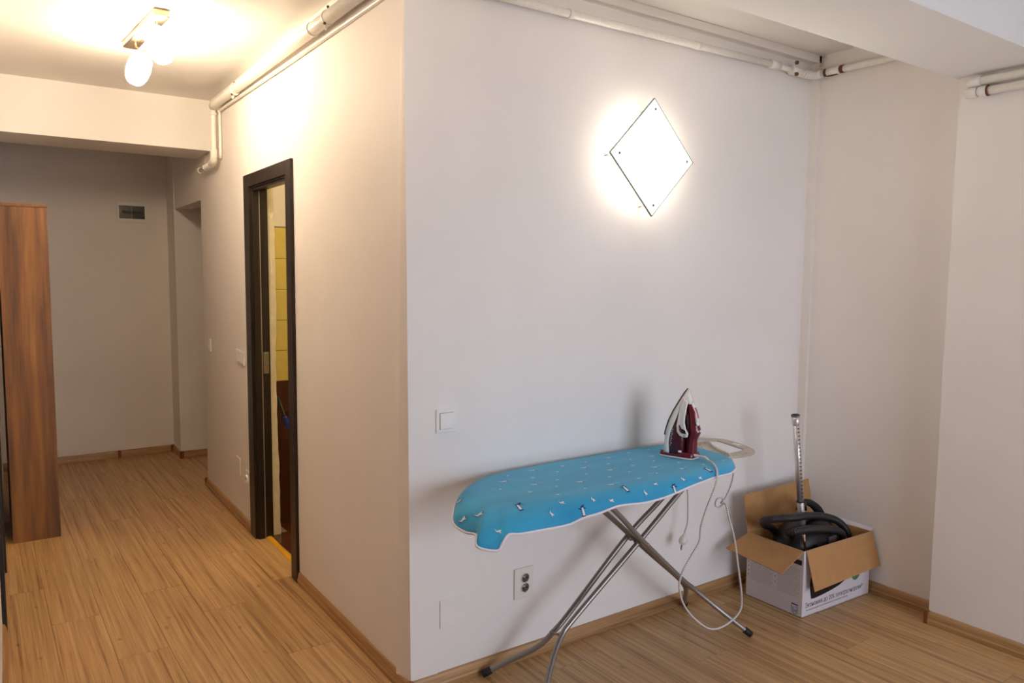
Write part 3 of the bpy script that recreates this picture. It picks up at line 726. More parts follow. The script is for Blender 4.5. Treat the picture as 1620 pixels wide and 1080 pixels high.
# ------------------------------------------------------------------ hall ceiling lamp
cl = empty('ceiling_lamp', (-0.546, 1.535, CZ), 0.05); tag(cl, 'brass-toned ceiling lamp with two lit frosted glass shades in the hall', 'lamp')
bm = bmesh.new(); pts_ = []
for k in range(9): a = math.pi * k / 8; pts_.append((0.034 * math.cos(a), 0.30 + 0.014 * math.sin(a)))
for k in range(9): a = math.pi + math.pi * k / 8; pts_.append((0.034 * math.cos(a), -0.30 + 0.014 * math.sin(a)))
prism(bm, pts_, -0.030, 0.0, lambda x_, y_, z_: Vector((x_, y_, z_))); bevel_mod(link('mounting_plate', bm, M['nickel'], cl), 0.003)
for k, (yy, dz, tilt) in enumerate(((0.185, -0.147, 1), (-0.215, -0.127, 1))):
    ax = Vector((0.20, -0.02, 1)).normalized() if k == 0 else Vector((-0.42, 0.02, 1)).normalized()
    ax = Vector((0.32, -0.2, 1)).normalized() if k == 0 else Vector((-0.32, 0.1, 1)).normalized()
    cz = Vector((0.010 if k == 0 else 0.006, yy, dz))
    prof = [(0.052 * (math.sin(math.pi * t / 16) ** 0.72) + 0.001, -0.082 * math.cos(math.pi * t / 16)) for t in range(17)]
    sh = lathe('glass_shade', prof, cz, ax, M['globe'], cl, 28)
    tube('stem', [(0.0, yy + 0.01, -0.028), (0.002, yy + 0.008, -0.045), tuple(cz + ax * 0.075)], 0.005, M['nickel'], cl, 10)
    lathe('socket_cap', [(0.013, 0), (0.016, 0.014), (0.006, 0.022)], cz + ax * 0.070, ax, M['nickel'], cl, 16)
# ceiling lamp of the big room, above and behind the camera's view
rl = empty('ceiling_lamp', (-0.66, -0.38, CZ)); tag(rl, 'round frosted ceiling lamp at the room end of the hall', 'lamp')
lathe('base', [(0.07, 0), (0.06, -0.03)], (0, 0, 0), (0, 0, 1), M['nickel'], rl)
lathe('glass_shade', [(0.085 * math.sin(math.pi * t / 14) + 0.001, -0.085 - 0.065 * math.cos(math.pi * t / 14)) for t in range(15)], (0, 0, 0), (0, 0, 1), M['roomglobe'], rl)
# ------------------------------------------------------------------ ironing board
ib = empty('ironing_board', (0.75, -0.24, 0)); tag(ib, 'ironing board with turquoise bird-print cover and grey crossed tube legs', 'ironing board')
O = Vector((0.75, -0.24, 0))
def L_(p): return Vector(p) - O
ST = [  # top x, y ; hem x, y, z
 ((1.300, -.375), (1.300, -.405, .768)), ((1.200, -.435), (1.205, -.462, .768)), ((1.080, -.452), (1.085, -.488, .776)), ((.95, -.460), (.945, -.500, .768)),
 ((.80, -.462), (.79, -.510, .752)), ((.68, -.462), (.68, -.510, .748)), ((.56, -.458), (.555, -.510, .758)), ((.47, -.452), (.46, -.510, .748)),
 ((.38, -.442), (.39, -.510, .745)), ((.30, -.428), (.33, -.505, .731)), ((.24, -.413), (.22, -.510, .736)), ((.19, -.400), (.13, -.510, .740)),
 ((.168, -.388), (.088, -.505, .744)), ((.155, -.378), (.060, -.512, .722)), ((.145, -.368), (.040, -.512, .705)), ((.135, -.350), (-.012, -.482, .718)),
 ((.128, -.325), (.016, -.430, .735)), ((.123, -.290), (.012, -.370, .728)), ((.122, -.250), (.012, -.300, .735)), ((.128, -.205), (.055, -.225, .745)),
 ((.160, -.160), (.12, -.145, .755)), ((.250, -.095), (.225, -.065, .757)), ((.37, -.052), (.36, -.028, .757)), ((.58, -.036), (.58, -.018, .757)),
 ((.80, -.034), (.80, -.016, .757)), ((1.08, -.036), (1.08, -.018, .757)), ((1.24, -.048), (1.25, -.028, .760)), ((1.320, -.095), (1.335, -.088, .768)),
 ((1.335, -.200), (1.350, -.200, .768)), ((1.325, -.300), (1.338, -.310, .764))]
ZT = 0.805
NS = 5
top = catmull([(*a, ZT) for a, h in ST], NS, True); hem = catmull([h for a, h in ST], NS, True)
def med(p): return Vector((min(max(p.x, 0.33), 1.15), -0.245, ZT))
def crossp(i, s):      # s in 0..1 inside top, 1..2 skirt
    T, H = top[i % len(top)], hem[i % len(hem)]
    if s <= 0.9: return med(T).lerp(T, s)
    t = (s - 0.9) / 1.1
    A = med(T).lerp(T, 0.9); out = Vector((H.x - T.x, H.y - T.y, 0))
    B = T + out * 0.42 + Vector((0, 0, 0.001)); 
    B2 = T + out * 0.85 + Vector((0, 0, -0.40 * (ZT - H.z)))
    return ((1 - t) ** 3) * A + 3 * t * (1 - t) ** 2 * B + 3 * t * t * (1 - t) * B2 + t ** 3 * H
bm = bmesh.new()
ss = [0.0, 0.3, 0.6, 0.8, 0.9] + [0.9 + 1.1 * k / 12 for k in range(1, 13)]
n = len(top)
rings = [[bm.verts.new(L_(crossp(i, s))) for i in range(n)] for s in ss[1:]]
for a in range(len(rings) - 1):
    for i in range(n):
        f = bm.faces.new([rings[a][i], rings[a][(i + 1) % n], rings[a + 1][(i + 1) % n], rings[a + 1][i]]); f.smooth = True
ff = bm.faces.new(rings[0]); bmesh.ops.triangulate(bm, faces=[ff])
cover = link('cover', bm, M['cotton'], ib)
md = cover.modifiers.new('sol', 'SOLIDIFY'); md.thickness = 0.003; md.offset = -1
tube('hem_binding', [L_(h) + Vector((0, 0, 0.001)) for h in hem], 0.0042, M['hem'], cover, 8, True)
# printed birds and lighthouses as a flat print lying on the cloth
bird = [[(-.013, .004), (-.004, -.001), (0, .003), (.010, .006), (.006, -.001), (.013, -.006), (.002, -.004), (-.004, -.006)]]
bird2 = [[(-.009, 0), (-.001, .002), (.003, .007), (.004, .001), (.010, -.001), (.003, -.003), (-.003, -.002)]]
wave = [[(-.011, -.0012), (-.002, .0006), (.011, .0018), (.010, .0028), (-.003, .0018), (-.010, .0002)]]
light = [[(-.0045, -.012), (.0045, -.012), (.003, .010), (-.003, .010)]]
bmw = bmesh.new(); bmn = bmesh.new()
def surf_near(x, d):   # cloth point: x along the near edge, d metres down from the fold
    best = min(range(n), key=lambda i: abs(top[i].x - x) + (10 if top[i].y > -0.34 else 0))
    return best
def put_top(shape, cx, cy, ang, bmx, sc=1.0, dz=0.0006):
    ca, sa = math.cos(ang) * sc, math.sin(ang) * sc
    for poly in shape:
        vs = [bmx.verts.new(L_((cx + x * ca - y * sa, cy + x * sa + y * ca, ZT + dz))) for x, y in poly]
        bmx.faces.new(vs)
def near_pt(fi, s, off):
    i0 = int(math.floor(fi)); t = fi - i0
    a = crossp(i0 % n, s); b2 = crossp((i0 + 1) % n, s); p = a.lerp(b2, t)
    du = (b2 - a).normalized(); dv = (crossp(i0 % n, s + 0.03) - a).normalized()
    nn = du.cross(dv).normalized()
    dv = Vector((0, 0, -1)); dv = (dv - nn * dv.dot(nn)).normalized(); du2 = nn.cross(dv).normalized(); du = du2 if du2.dot(du) > 0 else -du2
    if nn.dot(p - Vector((0.7, -0.245, 0.70))) < 0: nn = -nn
    return p + nn * off, du, dv
def put_side(shape, fi, s, ang, bmx, sc=1.0, off=0.0010):
    p, du, dv = near_pt(fi, s, off); ca, sa = math.cos(ang) * sc, math.sin(ang) * sc
    for poly in shape:
        vs = []
        for x, y in poly:
            X, Y = x * ca - y * sa, x * sa + y * ca
            vs.append(bmx.verts.new(L_(p - du * X - dv * Y)))
        bmx.faces.new(vs)
rnd = random.Random(3)
k = 0
for r_ in range(5):
    yy = -0.405 + r_ * 0.075
    for c_ in range(9):
        xx = 0.235 + c_ * 0.125 + (0.055 if r_ % 2 else 0) + rnd.uniform(-.012, .012)
        if xx > 1.27 or (xx < 0.30 and abs(yy + 0.245) > 0.10): continue
        kind = (r_ + c_) % 3
        y2_ = yy + rnd.uniform(-.010, .010)
        if kind == 0:
            put_top(bird, xx + .003, y2_ - .003, -0.5, bmn, 1.45, 0.0004); put_top(bird, xx, y2_, -0.5, bmw, 1.4, 0.0007)
            put_top(wave, xx + .034, y2_ + .004, -0.1, bmw, 1.2)
        elif kind == 1: put_top(bird2, xx, y2_, -0.1, bmw, 1.3)
        else: put_top(bird2, xx, y2_, 0.3, bmw, 1.0); put_top(wave, xx - .02, y2_ + .01, -0.2, bmw, 0.9)
fis = []; acc = 0.0
for ii in range(8, 74):
    acc += (top[ii + 1] - top[ii]).length
    if acc > 0.062 + 0.012 * math.sin(ii * 1.7): fis.append(ii + 0.5); acc = 0.0
for q, fi in enumerate(fis):
    s = [1.22, 1.66, 1.42, 1.78, 1.30, 1.60][q % 6]
    if q % 3 == 0:
        put_side(light, fi, s, 0.0, bmn, 1.7, 0.0008); put_side(light, fi, s, 0.0, bmw, 1.2, 0.0013)
        put_side(bird, fi + 0.0, s - .13, 0.2, bmn, 1.4, 0.0006)
    else:
        put_side(bird, fi, s, 0.8 - (q % 3) * 1.1, bmn, 1.25, 0.0006); put_side(bird, fi, s, 0.8 - (q % 3) * 1.1, bmw, 1.1, 0.0012)
for fi, s in ((94, 1.5), (87, 1.75), (81, 1.5)):
    put_side(bird, fi, s, 0.9, bmn, 1.7, 0.0008); put_side(bird, fi, s, 0.9, bmw, 1.4, 0.0013)
for bmx, mt, lb_ in ((bmn, M['printg'], 'navy outlines of printed birds and lighthouses'), (bmw, M['print'], 'white printed birds and lighthouses')):
    bmesh.ops.triangulate(bmx, faces=bmx.faces[:])
    o = link('print', bmx, mt, cover); tag(o, lb_, kind='stuff')
# mesh panel under the cloth
inner = [(med(t).lerp(t, 0.93)) for t in top]
bm = bmesh.new(); prism(bm, [(p_.x, p_.y) for p_ in inner], 0.772, 0.800, lambda x_, y_, z_: L_((x_, y_, z_))); link('board_panel', bm, M['rest'], ib)
# legs: two pairs of tubes
LR = 0.0108
legA1 = [(1.262, -.195, .772), (1.096, -.195, .627), (.899, -.195, .490), (.545, -.195, .205)] 
legs = [
 ('far', [(1.31, -.195, .775), (1.096, -.195, .617), (.899, -.195, .490), (.60, -.195, .245), (.535, -.190, .192), (.478, -.155, .125), (.385, -.085, .062), (.305, -.040, .018)]),
 ('near', [(1.33, -.250, .775), (1.132, -.250, .640), (.908, -.250, .479), (.58, -.250, .250), (.515, -.255, .199), (.448, -.290, .150), (.380, -.340, .095), (.330, -.385, .045), (.300, -.410, .018)]),
 ('far', [(.56, -.222, .775), (.766, -.222, .612), (.99, -.222, .420), (1.18, -.222, .262), (1.255, -.200, .190), (1.335, -.130, .110), (1.428, -.045, .018)]),
 ('near', [(.585, -.275, .785), (.757, -.275, .640), (.914, -.275, .488), (1.14, -.275, .285), (1.215, -.278, .225), (1.295, -.315, .150), (1.350, -.355, .096), (1.433, -.410, .018)]),
]
for nm, pts in legs:
    cpts = catmull(pts, 7)
    lg = tube('leg', [L_(p_) for p_ in cpts], LR, M['steel'], ib, 14)
    a, b_ = Vector(cpts[-1]), Vector(cpts[-4]); dd = (b_ - a).normalized()
    tag(tube('foot_cap', [L_(a - dd * 0.008), L_(a - dd * 0.006), L_(a + dd * 0.028), L_(a + dd * 0.030)], [0.010, 0.0145, 0.0145, 0.0125], M['rubber'], lg, 14), 'black rubber foot cap')
tube('cross_bar', [L_((.510, -.190, .190)), L_((.510, -.252, .198))], 0.0045, M['steel'], ib, 8)
tube('cross_bar', [L_((1.235, -.205, .205)), L_((1.235, -.282, .207))], 0.0045, M['steel'], ib, 8)
for pz in ((.912, -.19), (.905, -.245), (.93, -.27)):
    tube('pivot_bolt', [L_((pz[0], pz[1] - 0.016, .478)), L_((pz[0], pz[1] + 0.012, .478))], 0.006, M['chrome'], ib, 10)
for x_ in (1.31, .575):
    tube('leg_rail', [L_((x_, -.36, .768)), L_((x_, -.10, .768))], 0.008, M['steel'], ib, 10)
tube('hook', catmull([L_((1.28, -.36, .765)), L_((1.28, -.37, .745)), L_((1.285, -.375, .735))], 4), 0.003, M['rest'], ib, 8)
# iron rest at the wide end
outer = catmull([(1.20, -.035, 0), (1.36, -.026, 0), (1.47, -.022, 0), (1.545, -.035, 0), (1.592, -.075, 0), (1.604, -.125, 0), (1.595, -.185, 0), (1.570, -.262, 0), (1.532, -.322, 0), (1.479, -.350, 0), (1.41, -.352, 0), (1.33, -.33, 0), (1.20, -.32, 0)], 5, True)
hole = catmull([(1.506, -.080, 0), (1.555, -.088, 0), (1.562, -.11, 0), (1.527, -.262, 0), (1.510, -.285, 0), (1.420, -.292, 0), (1.408, -.275, 0)], 4, True)
def circ(cx, cy, rx, ry, a=0): return [(cx + rx * math.cos(t) * math.cos(a) - ry * math.sin(t) * math.sin(a), cy + rx * math.cos(t) * math.sin(a) + ry * math.sin(t) * math.cos(a)) for t in [2 * math.pi * k / 12 for k in range(12)]]
def i2(l): return [((p_[0] - O.x), (p_[1] - O.y)) for p_ in l]
holes = [i2(hole), i2(circ(1.418, -.115, .012, .006, .9)), i2(circ(1.462, -.105, .010, .005, .9)), i2(circ(1.39, -.15, .010, .005, .9)), i2(circ(1.548, -.272, .012, .003, 1.3)), i2(circ(1.475, -.325, .012, .004, .2))]
rest = plate('iron_rest', i2(outer), holes, 0.788, 0.004, M['rest'], ib)
tube('rest_rim', [L_((p_[0], p_[1], 0.788)) for p_ in outer], 0.005, M['rest'], rest, 8, True)
for cx_, cy_ in ((1.565, -.20), (1.44, -.20)):
    bx('pad', (cx_ - .012 - O.x, cx_ + .012 - O.x, cy_ - .02 - O.y, cy_ + .02 - O.y, .790, .794), M['cream'], rest, bev=0.001)

# ------------------------------------------------------------------ steam iron standing on its heel
ir = empty('steam_iron', (1.137, -0.262, 0.8068)); tag(ir, 'burgundy and white steam iron standing upright on the turquoise board', 'iron')
va = Vector((0.19, -0.98, 0)).normalized(); vb = Vector((0.98, 0.19, 0)).normalized()
A0 = 0.104
def I(a, b2, z): return va * (a - A0) + vb * b2 + Vector((0, 0, z))
def interp(tab, z):
    for i in range(len(tab) - 1):
        if tab[i][0] <= z <= tab[i + 1][0]:
            t = (z - tab[i][0]) / (tab[i + 1][0] - tab[i][0]); return tab[i][1] + t * (tab[i + 1][1] - tab[i][1])
    return tab[0][1] if z < tab[0][0] else tab[-1][1]
SOLE = [(0.0, .046), (.02, .048), (.107, .055), (.153, .066), (.196, .082), (.243, .104), (.27, .116), (.288, .126)]
WID = [(0.0, .052), (.06, .055), (.107, .054), (.153, .048), (.196, .038), (.243, .023), (.27, .012), (.288, .0015)]
def loft(bm, zs, sec):   # sec(z)-> list of (a,b)
    rs = [[bm.verts.new(I(a, b2, z)) for a, b2 in sec(z)] for z in zs]
    m_ = len(rs[0])
    for i in range(len(rs) - 1):
        for k in range(m_):
            f = bm.faces.new([rs[i][k], rs[i][(k + 1) % m_], rs[i + 1][(k + 1) % m_], rs[i + 1][k]]); f.smooth = True
    bm.faces.new(rs[0][::-1]); bm.faces.new(rs[-1])
ZS = [0.018 + (0.288 - 0.018) * k / 22 for k in range(23)]
# soleplate
def sec_s(z): s_, w_ = interp(SOLE, z), interp(WID, z) + .0015; return [(s_ - .004, -w_ * .97), (s_ + .0015, -w_), (s_ + .0015, w_), (s_ - .004, w_ * .97)]
bm = bmesh.new(); loft(bm, [z for z in ZS if z > 0.09] , sec_s); tag(link('soleplate', bm, M['sole'], ir), 'dark grey soleplate')
# white lower shell, from the sole forward
SH = [(0.018, .022), (.066, .016), (.155, .026), (.200, .022), (.232, .017), (.288, .008)]
def sec_w(z):
    s_, w_, t_ = interp(SOLE, z) + .0015, interp(WID, z), interp(SH, z)
    return [(s_, -w_), (s_ + t_, -w_ * 1.0), (s_ + t_ + .002, -w_ * .92), (s_ + t_ * 1.15, 0), (s_ + t_ + .002, w_ * .92), (s_ + t_, w_), (s_, w_)]
bm = bmesh.new(); loft(bm, ZS, sec_w); tag(link('lower_shell', bm, M['white'], ir), 'white lower shell')
# dark burgundy tank
TA = [(0.018, .128), (.06, .130), (.107, .128), (.153, .124), (.196, .120), (.23, .124), (.245, .126)]
def sec_t(z):
    s_, w_, a1 = interp(SOLE, z) + .012, interp(WID, z) * .955, interp(TA, z)
    if a1 < s_ + .004: a1 = s_ + .004
    return [(s_, -w_), ((s_ + a1) / 2, -w_ * .97), (a1 - .006 if a1 - .006 > s_ else s_, -w_ * .78), (a1, -w_ * .45), (a1, w_ * .45), (a1 - .006 if a1 - .006 > s_ else s_, w_ * .78), ((s_ + a1) / 2, w_ * .97), (s_, w_)]
bm = bmesh.new(); loft(bm, [z for z in ZS if z < 0.25], sec_t); tank = tag(link('water_tank', bm, M['burgd'], ir), 'dark burgundy water tank')
# white arc panel on each flank
arc_out = [(.122, .244), (.113, .215), (.108, .173), (.104, .135), (.108, .112), (.120, .098), (.136, .093), (.152, .094)]
arc_in = [(.155, .108), (.142, .127), (.135, .150), (.134, .173), (.136, .205), (.138, .235)]
poly = arc_out + arc_in
def flank(name, poly, mat, par, k0, th, sides=(-1, 1)):
    for sd in sides:
        bm = bmesh.new()
        a_ = [bm.verts.new(I(x, sd * (interp(WID, z) * k0), z)) for x, z in poly]; b2 = [bm.verts.new(I(x, sd * (interp(WID, z) * k0 + th), z)) for x, z in poly]
        m_ = len(poly)
        for i in range(m_): bm.faces.new([a_[i], a_[(i + 1) % m_], b2[(i + 1) % m_], b2[i]])
        bm.faces.new(a_[::-1]); bm.faces.new(b2)
        bmesh.ops.triangulate(bm, faces=bm.faces[:])
        o = link(name, bm, mat, par)
    return o
flank('side_panel', poly, M['white'], ir, 0.72, .012)
flank('spray_recess', [(.118, .138), (.126, .128), (.146, .121), (.150, .108), (.132, .108), (.122, .118)], M['dark'], ir, 0.72, .0135)
flank('trigger', [(.117, .140), (.124, .127), (.133, .116), (.127, .110), (.120, .120)], M['burg'], ir, 0.72, .0145)
flank('vent_dot', [(.140, .1015), (.144, .1015), (.144, .0975), (.140, .0975)], M['dark'], ir, 0.72, .0130)
# tank lettering streak (illegible script)
for q in range(9):
    z0 = .048 + q * .0095; x0 = .077 + (q % 2) * .003 + q * 0.0008
    flank('script_mark', [(x0, z0), (x0 + .0035, z0 + .001), (x0 + .0028, z0 + .007), (x0 + .0008, z0 + .0065)], M['carton'], tank, 0.93, .0006, (-1,))
# handle: burgundy outer arch
HI = [(0.0, .138), (.09, .140), (.116, .140), (.153, .138), (.196, .132), (.235, .128)]
HO = [(0.0, .168), (.075, .169), (.09, .174), (.105, .182), (.125, .183), (.135, .178), (.160, .176), (.196, .166), (.233, .146), (.262, .134)]
HW = [(0.0, .024), (.08, .022), (.11, .024), (.13, .022), (.16, .019), (.2, .017), (.235, .014), (.262, .006)]
def sec_h(z):
    a, b2, w_ = interp(HI, z), interp(HO, z), interp(HW, z)
    if b2 < a + .003: b2 = a + .003
    return [(a, -w_), (a + (b2 - a) * .7, -w_), (b2, -w_ * .5), (b2 + .001, 0), (b2, w_ * .5), (a + (b2 - a) * .7, w_), (a, w_)]
bm = bmesh.new(); loft(bm, [.006 + .256 * k / 26 for k in range(27)], sec_h); link('handle', bm, M['burg'], ir)
# white nose cap and top strip
NC = [(.225, .128, .150, .016), (.245, .115, .143, .018), (.265, .116, .136, .012), (.282, .121, .130, .005), (.290, .125, .128, .001)]
bm = bmesh.new()
def sec_n(z):
    a, b2, w_ = interp([(q[0], q[1]) for q in NC], z), interp([(q[0], q[2]) for q in NC], z), interp([(q[0], q[3]) for q in NC], z)
    return [(a, -w_), (b2 - .003, -w_), (b2, 0), (b2 - .003, w_), (a, w_)]
loft(bm, [.225 + .065 * k / 8 for k in range(9)], sec_n); tag(link('nose_cap', bm, M['white'], ir), 'white nose cap')
def strip(name, z0, z1, w_, lift, mat, par, off=0.0):
    bm = bmesh.new()
    def sec(z): a = interp(HO, z); return [(a - .004, off - w_), (a + lift, off - w_ * .8), (a + lift + .001, off), (a + lift, off + w_ * .8), (a - .004, off + w_)]
    loft(bm, [z0 + (z1 - z0) * k / 6 for k in range(7)], sec); return link(name, bm, mat, par)
strip('top_strip', .150, .232, .0105, .002, M['white'], ir)
M['pink'] = plain('pink_sticker', (0.78, 0.42, 0.52), 0.5, var=0.2, scale=200)
tag(strip('sticker', .170, .212, .0075, .0030, M['pink'], ir), 'pink sticker')
lathe('steam_button', [(.0105, 0), (.0105, .006), (.008, .008)], I(.172, -0.004, .148), va + Vector((0, 0, .2)), M['white'], ir, 16)
lathe('button_ring', [(.0135, 0), (.0135, .003)], I(.171, -0.004, .148), va + Vector((0, 0, .2)), M['dark'], ir, 16)
for q in (-1, 1): lathe('small_button', [(.0042, 0), (.0042, .003)], I(.1815, q * .008 - .004, .117), va, M['cream'], ir, 10)
# heel base
def sec_b(z): 
    g = .004 if z > .016 else 0
    return [(.030 + g, -.050), (.040 + g, -.056 + g), (.160 - g, -.040 + g), (.172 - g, -.028), (.172 - g, .028), (.160 - g, .040 - g), (.040 + g, .056 - g), (.030 + g, .050)]
bm = bmesh.new(); loft(bm, [.0065, .014, .021, .026], sec_b); link('heel', bm, M['burg'], ir)
bm = bmesh.new(); loft(bm, [0, .003, .0065], sec_b); tag(link('heel_rim', bm, M['white'], ir), 'white heel rim')
lathe('fill_cap', [(.008, 0), (.006, .008)], I(.118, -.040, .026), (0, 0, 1), M['white'], ir, 12)
# cord from the heel, over the near edge, down in a loop, up, knotted, over the rest, hanging behind with the plug
h0 = Vector((1.137, -0.262, 0.8068)) 
IO = h0
start = h0 + va * 0.062 - vb * 0.012 + Vector((0, 0, .016))
def W_(p): return Vector(p) - IO
relief = catmull([start, (1.150, -.345, .822), (1.145, -.380, .824), (1.137, -.405, .818)], 6)
tube('cord_relief', [W_(p_) for p_ in relief], [0.0065 - 0.0028 * k / (len(relief) - 1) for k in range(len(relief))], M['white'], ir, 12)
c1 = catmull([(1.137, -.405, .818), (1.125, -.440, .813), (1.098, -.480, .798), (1.062, -.508, .765), (1.040, -.508, .72), (1.008, -.506, .66), (.985, -.505, .60), (.978, -.505, .545), (.935, -.505, .498), (.893, -.505, .45), (.874, -.505, .397), (.901, -.505, .317), (.975, -.505, .235), (1.069, -.505, .174), (1.164, -.505, .172), (1.237, -.505, .206), (1.243, -.505, .272), (1.212, -.505, .41), (1.190, -.50, .519), (1.180, -.48, .593),
              (1.185, -.455, .645), (1.172, -.435, .628), (1.150, -.435, .640), (1.152, -.440, .665), (1.178, -.445, .668), (1.192, -.435, .650), (1.196, -.425, .640), (1.235, -.41, .643), (1.280, -.395, .668), (1.312, -.385, .704), (1.335, -.372, .736), (1.352, -.355, .768), (1.362, -.325, .795), (1.380, -.260, .7985), (1.430, -.180, .7985), (1.475, -.120, .7985), (1.465, -.095, .7985), (1.42, -.088, .7985), (1.375, -.075, .7985), (1.352, -.050, .800), (1.345, -.018, .800), (1.357, -.0125, .78), (1.372, -.016, .73), (1.378, -.04, .66), (1.392, -.07, .58), (1.390, -.08, .50), (1.385, -.085, .43), (1.372, -.085, .395), (1.365, -.085, .375)], 9)
tag(tube('cord', [W_(p_) for p_ in c1], 0.0038, M['cord'], ir, 8, pitch=0.0062), 'white braided cord hanging in a loop')
pg = lathe('plug', [(.006, 0), (.010, .010), (.018, .022), (.0195, .036), (.016, .046), (.008, .050)], W_((1.367, -.085, .380)), (-.30, 0, -1), M['cream'], ir, 18)
for dx in (-.009, .009):
    q = Vector((1.352, -.085 + dx * .7, .330)); tube('prong', [W_(q + Vector((dx * .6, 0, 0))), W_(q + Vector((-.006 + dx * .6, 0, -.02)))], .0026, M['steel'], pg, 8)

# ------------------------------------------------------------------ cardboard box
cb_ = empty('cardboard_box', (2.045, -0.28, 0)); tag(cb_, 'open cardboard box with white printed sides and brown flaps in the corner', 'box')
BO = Vector((2.045, -0.28, 0))
def sheet(name, q, th, mats, par, origin=BO):
    """q: four corners; first side (right-hand normal) carries mats[0], the back mats[1]"""
    q = [Vector(p_) - origin for p_ in q]; nn = (q[1] - q[0]).cross(q[2] - q[0]).normalized() * th
    bm = bmesh.new(); a = [bm.verts.new(p_) for p_ in q]; b2 = [bm.verts.new(p_ - nn) for p_ in q]
    for t_ in ((0, 1, 2), (0, 2, 3)):
        f = bm.faces.new([a[k] for k in t_]); f.material_index = 0
        f = bm.faces.new([b2[k] for k in t_[::-1]]); f.material_index = 1
    for i in range(4):
        j = (i + 1) % 4; f = bm.faces.new([a[j], a[i], b2[i], b2[j]]); f.material_index = len(mats) - 1
    return link(name, bm, None, par, mats=mats)
FL, BL, FR, BR = (1.783, -.426), (1.786, -.112), (2.306, -.445), (2.308, -.130)
BH = 0.314
def z_(p_, z): return (p_[0], p_[1], z)
WM = [M['carton'], M['kraft'], M['kraft']]; KM = [M['kraft'], M['carton'], M['kraft']]
front = sheet('front_panel', [z_(FL, .001), z_(FR, .001), z_(FR, BH), z_(FL, BH)], .004, WM, cb_)
left = sheet('left_panel', [z_(BL, .001), z_(FL, .001), z_(FL, BH), z_(BL, BH)], .004, WM, cb_)
sheet('back_panel', [z_(BR, .001), z_(BL, .001), z_(BL, BH), z_(BR, BH)], .004, WM, cb_)
sheet('right_panel', [z_(FR, .001), z_(BR, .001), z_(BR, BH), z_(FR, BH)], .004, WM, cb_)
sheet('bottom_panel', [z_(FL, .005), z_(FR, .005), z_(BR, .005), z_(BL, .005)], .004, KM, cb_)
def flap(q): return sheet('flap', q, .0035, KM, cb_)
flap([(1.786, -.114, BH), (2.300, -.132, BH), (2.292, -.098, .502), (1.770, -.096, .497)])
flap([(1.795, -.430, BH), (1.799, -.478, .140), (2.330, -.486, .150), (2.304, -.449, BH)])
flap([(1.781, -.424, BH), (1.784, -.116, BH), (1.664, -.082, .252), (1.608, -.432, .252)])
fl = sheet('flap', [(2.308, -.440, BH + .001), (2.3285, -.440, BH + .012), (2.3285, -.140, BH + .022), (2.309, -.132, BH + .001)], .0035, [M['carton'], M['carton']], cb_)
tag(fl, 'white strip of the folded right flap')
# print on the left side (faces -x): local u from back corner to front corner
def frame_mx(a, b_, off):
    a = Vector((*a, 0)); b_ = Vector((*b_, 0)); u = (b_ - a).normalized(); v = Vector((0, 0, 1)); w2 = u.cross(v)
    o = a - BO + w2 * off
    return Matrix(((u.x, v.x, w2.x, o.x), (u.y, v.y, w2.y, o.y), (u.z, v.z, w2.z, o.z), (0, 0, 0, 1)))
ML = frame_mx(BL, FL, 0.0003); MF = frame_mx(FL, FR, 0.0003)
def patch(bm, mx, u0, u1, v0, v1): bm.faces.new([bm.verts.new(mx @ Vector((x_, y_, 0))) for x_, y_ in ((u0, v0), (u1, v0), (u1, v1), (u0, v1))])
bm = bmesh.new(); patch(bm, ML, 0.255, 0.305, 0.245, 0.268); link_raw('bar_print', bm, M['inkb'], left)
bm = bmesh.new(); rr = random.Random(5)
for cu in ((0.020, 0.155), (0.172, 0.300)):
    for k in range(22):
        v0 = 0.242 - k * 0.0072
        if cu[0] > .1 and k < 3: continue
        x_ = cu[0] + 0.006
        while x_ < cu[1] - (0.02 if k % 3 == 2 else 0):
            wl_ = rr.uniform(.004, .016); patch(bm, ML, x_, min(x_ + wl_, cu[1]), v0, v0 + 0.0022); x_ += wl_ + .0022
tag(link_raw('text_lines', bm, M['inkl'], left), 'rows of tiny unreadable print', kind='stuff')
bm = bmesh.new()
for k in range(7): patch(bm, ML, 0.012, 0.017, 0.236 - k * .0215, 0.241 - k * .0215)
for k in range(4): patch(bm, ML, 0.163, 0.168, 0.200 - k * .026, 0.205 - k * .026)
tag(link_raw('bullets', bm, M['ink'], left), 'small dark bullet marks', kind='stuff')
# blue shield emblem near the bottom front corner
def poly_line(bm, mx, pts, w_):
    for a, b_ in zip(pts[:-1], pts[1:]):
        a, b_ = Vector((*a, 0)), Vector((*b_, 0)); d = (b_ - a).normalized(); n2 = Vector((-d.y, d.x, 0)) * w_ / 2; d = d * w_ * .3
        bm.faces.new([bm.verts.new(mx @ p_) for p_ in (a - d - n2, b_ + d - n2, b_ + d + n2, a - d + n2)])
bm = bmesh.new(); SX, SY = 0.276, 0.030
shield = [(-.016, .026), (.016, .026), (.016, -.006), (.012, -.016), (0, -.024), (-.012, -.016), (-.016, -.006), (-.016, .026)]
poly_line(bm, ML, [(SX + a, SY + b_) for a, b_ in shield], .0022)
patch(bm, ML, SX - .016, SX + .016, SY + .021, SY + .026)
for cy in (.009, -.012):
    for q in (-1, 1):
        poly_line(bm, ML, [(SX + q * 0.007 + .0035 * math.cos(t), SY + cy + q * .003 + .0035 * math.sin(t)) for t in [math.pi * k / 4 for k in range(9)]], .0014)
for k in range(3):
    poly_line(bm, ML, [(SX - .012 + .004 * t, SY - .001 - k * .0035 + .0015 * math.sin(t * 1.6)) for t in range(7)], .0014)
tag(link_raw('emblem', bm, M['blue'], left), 'blue shield emblem with small stars and waves')
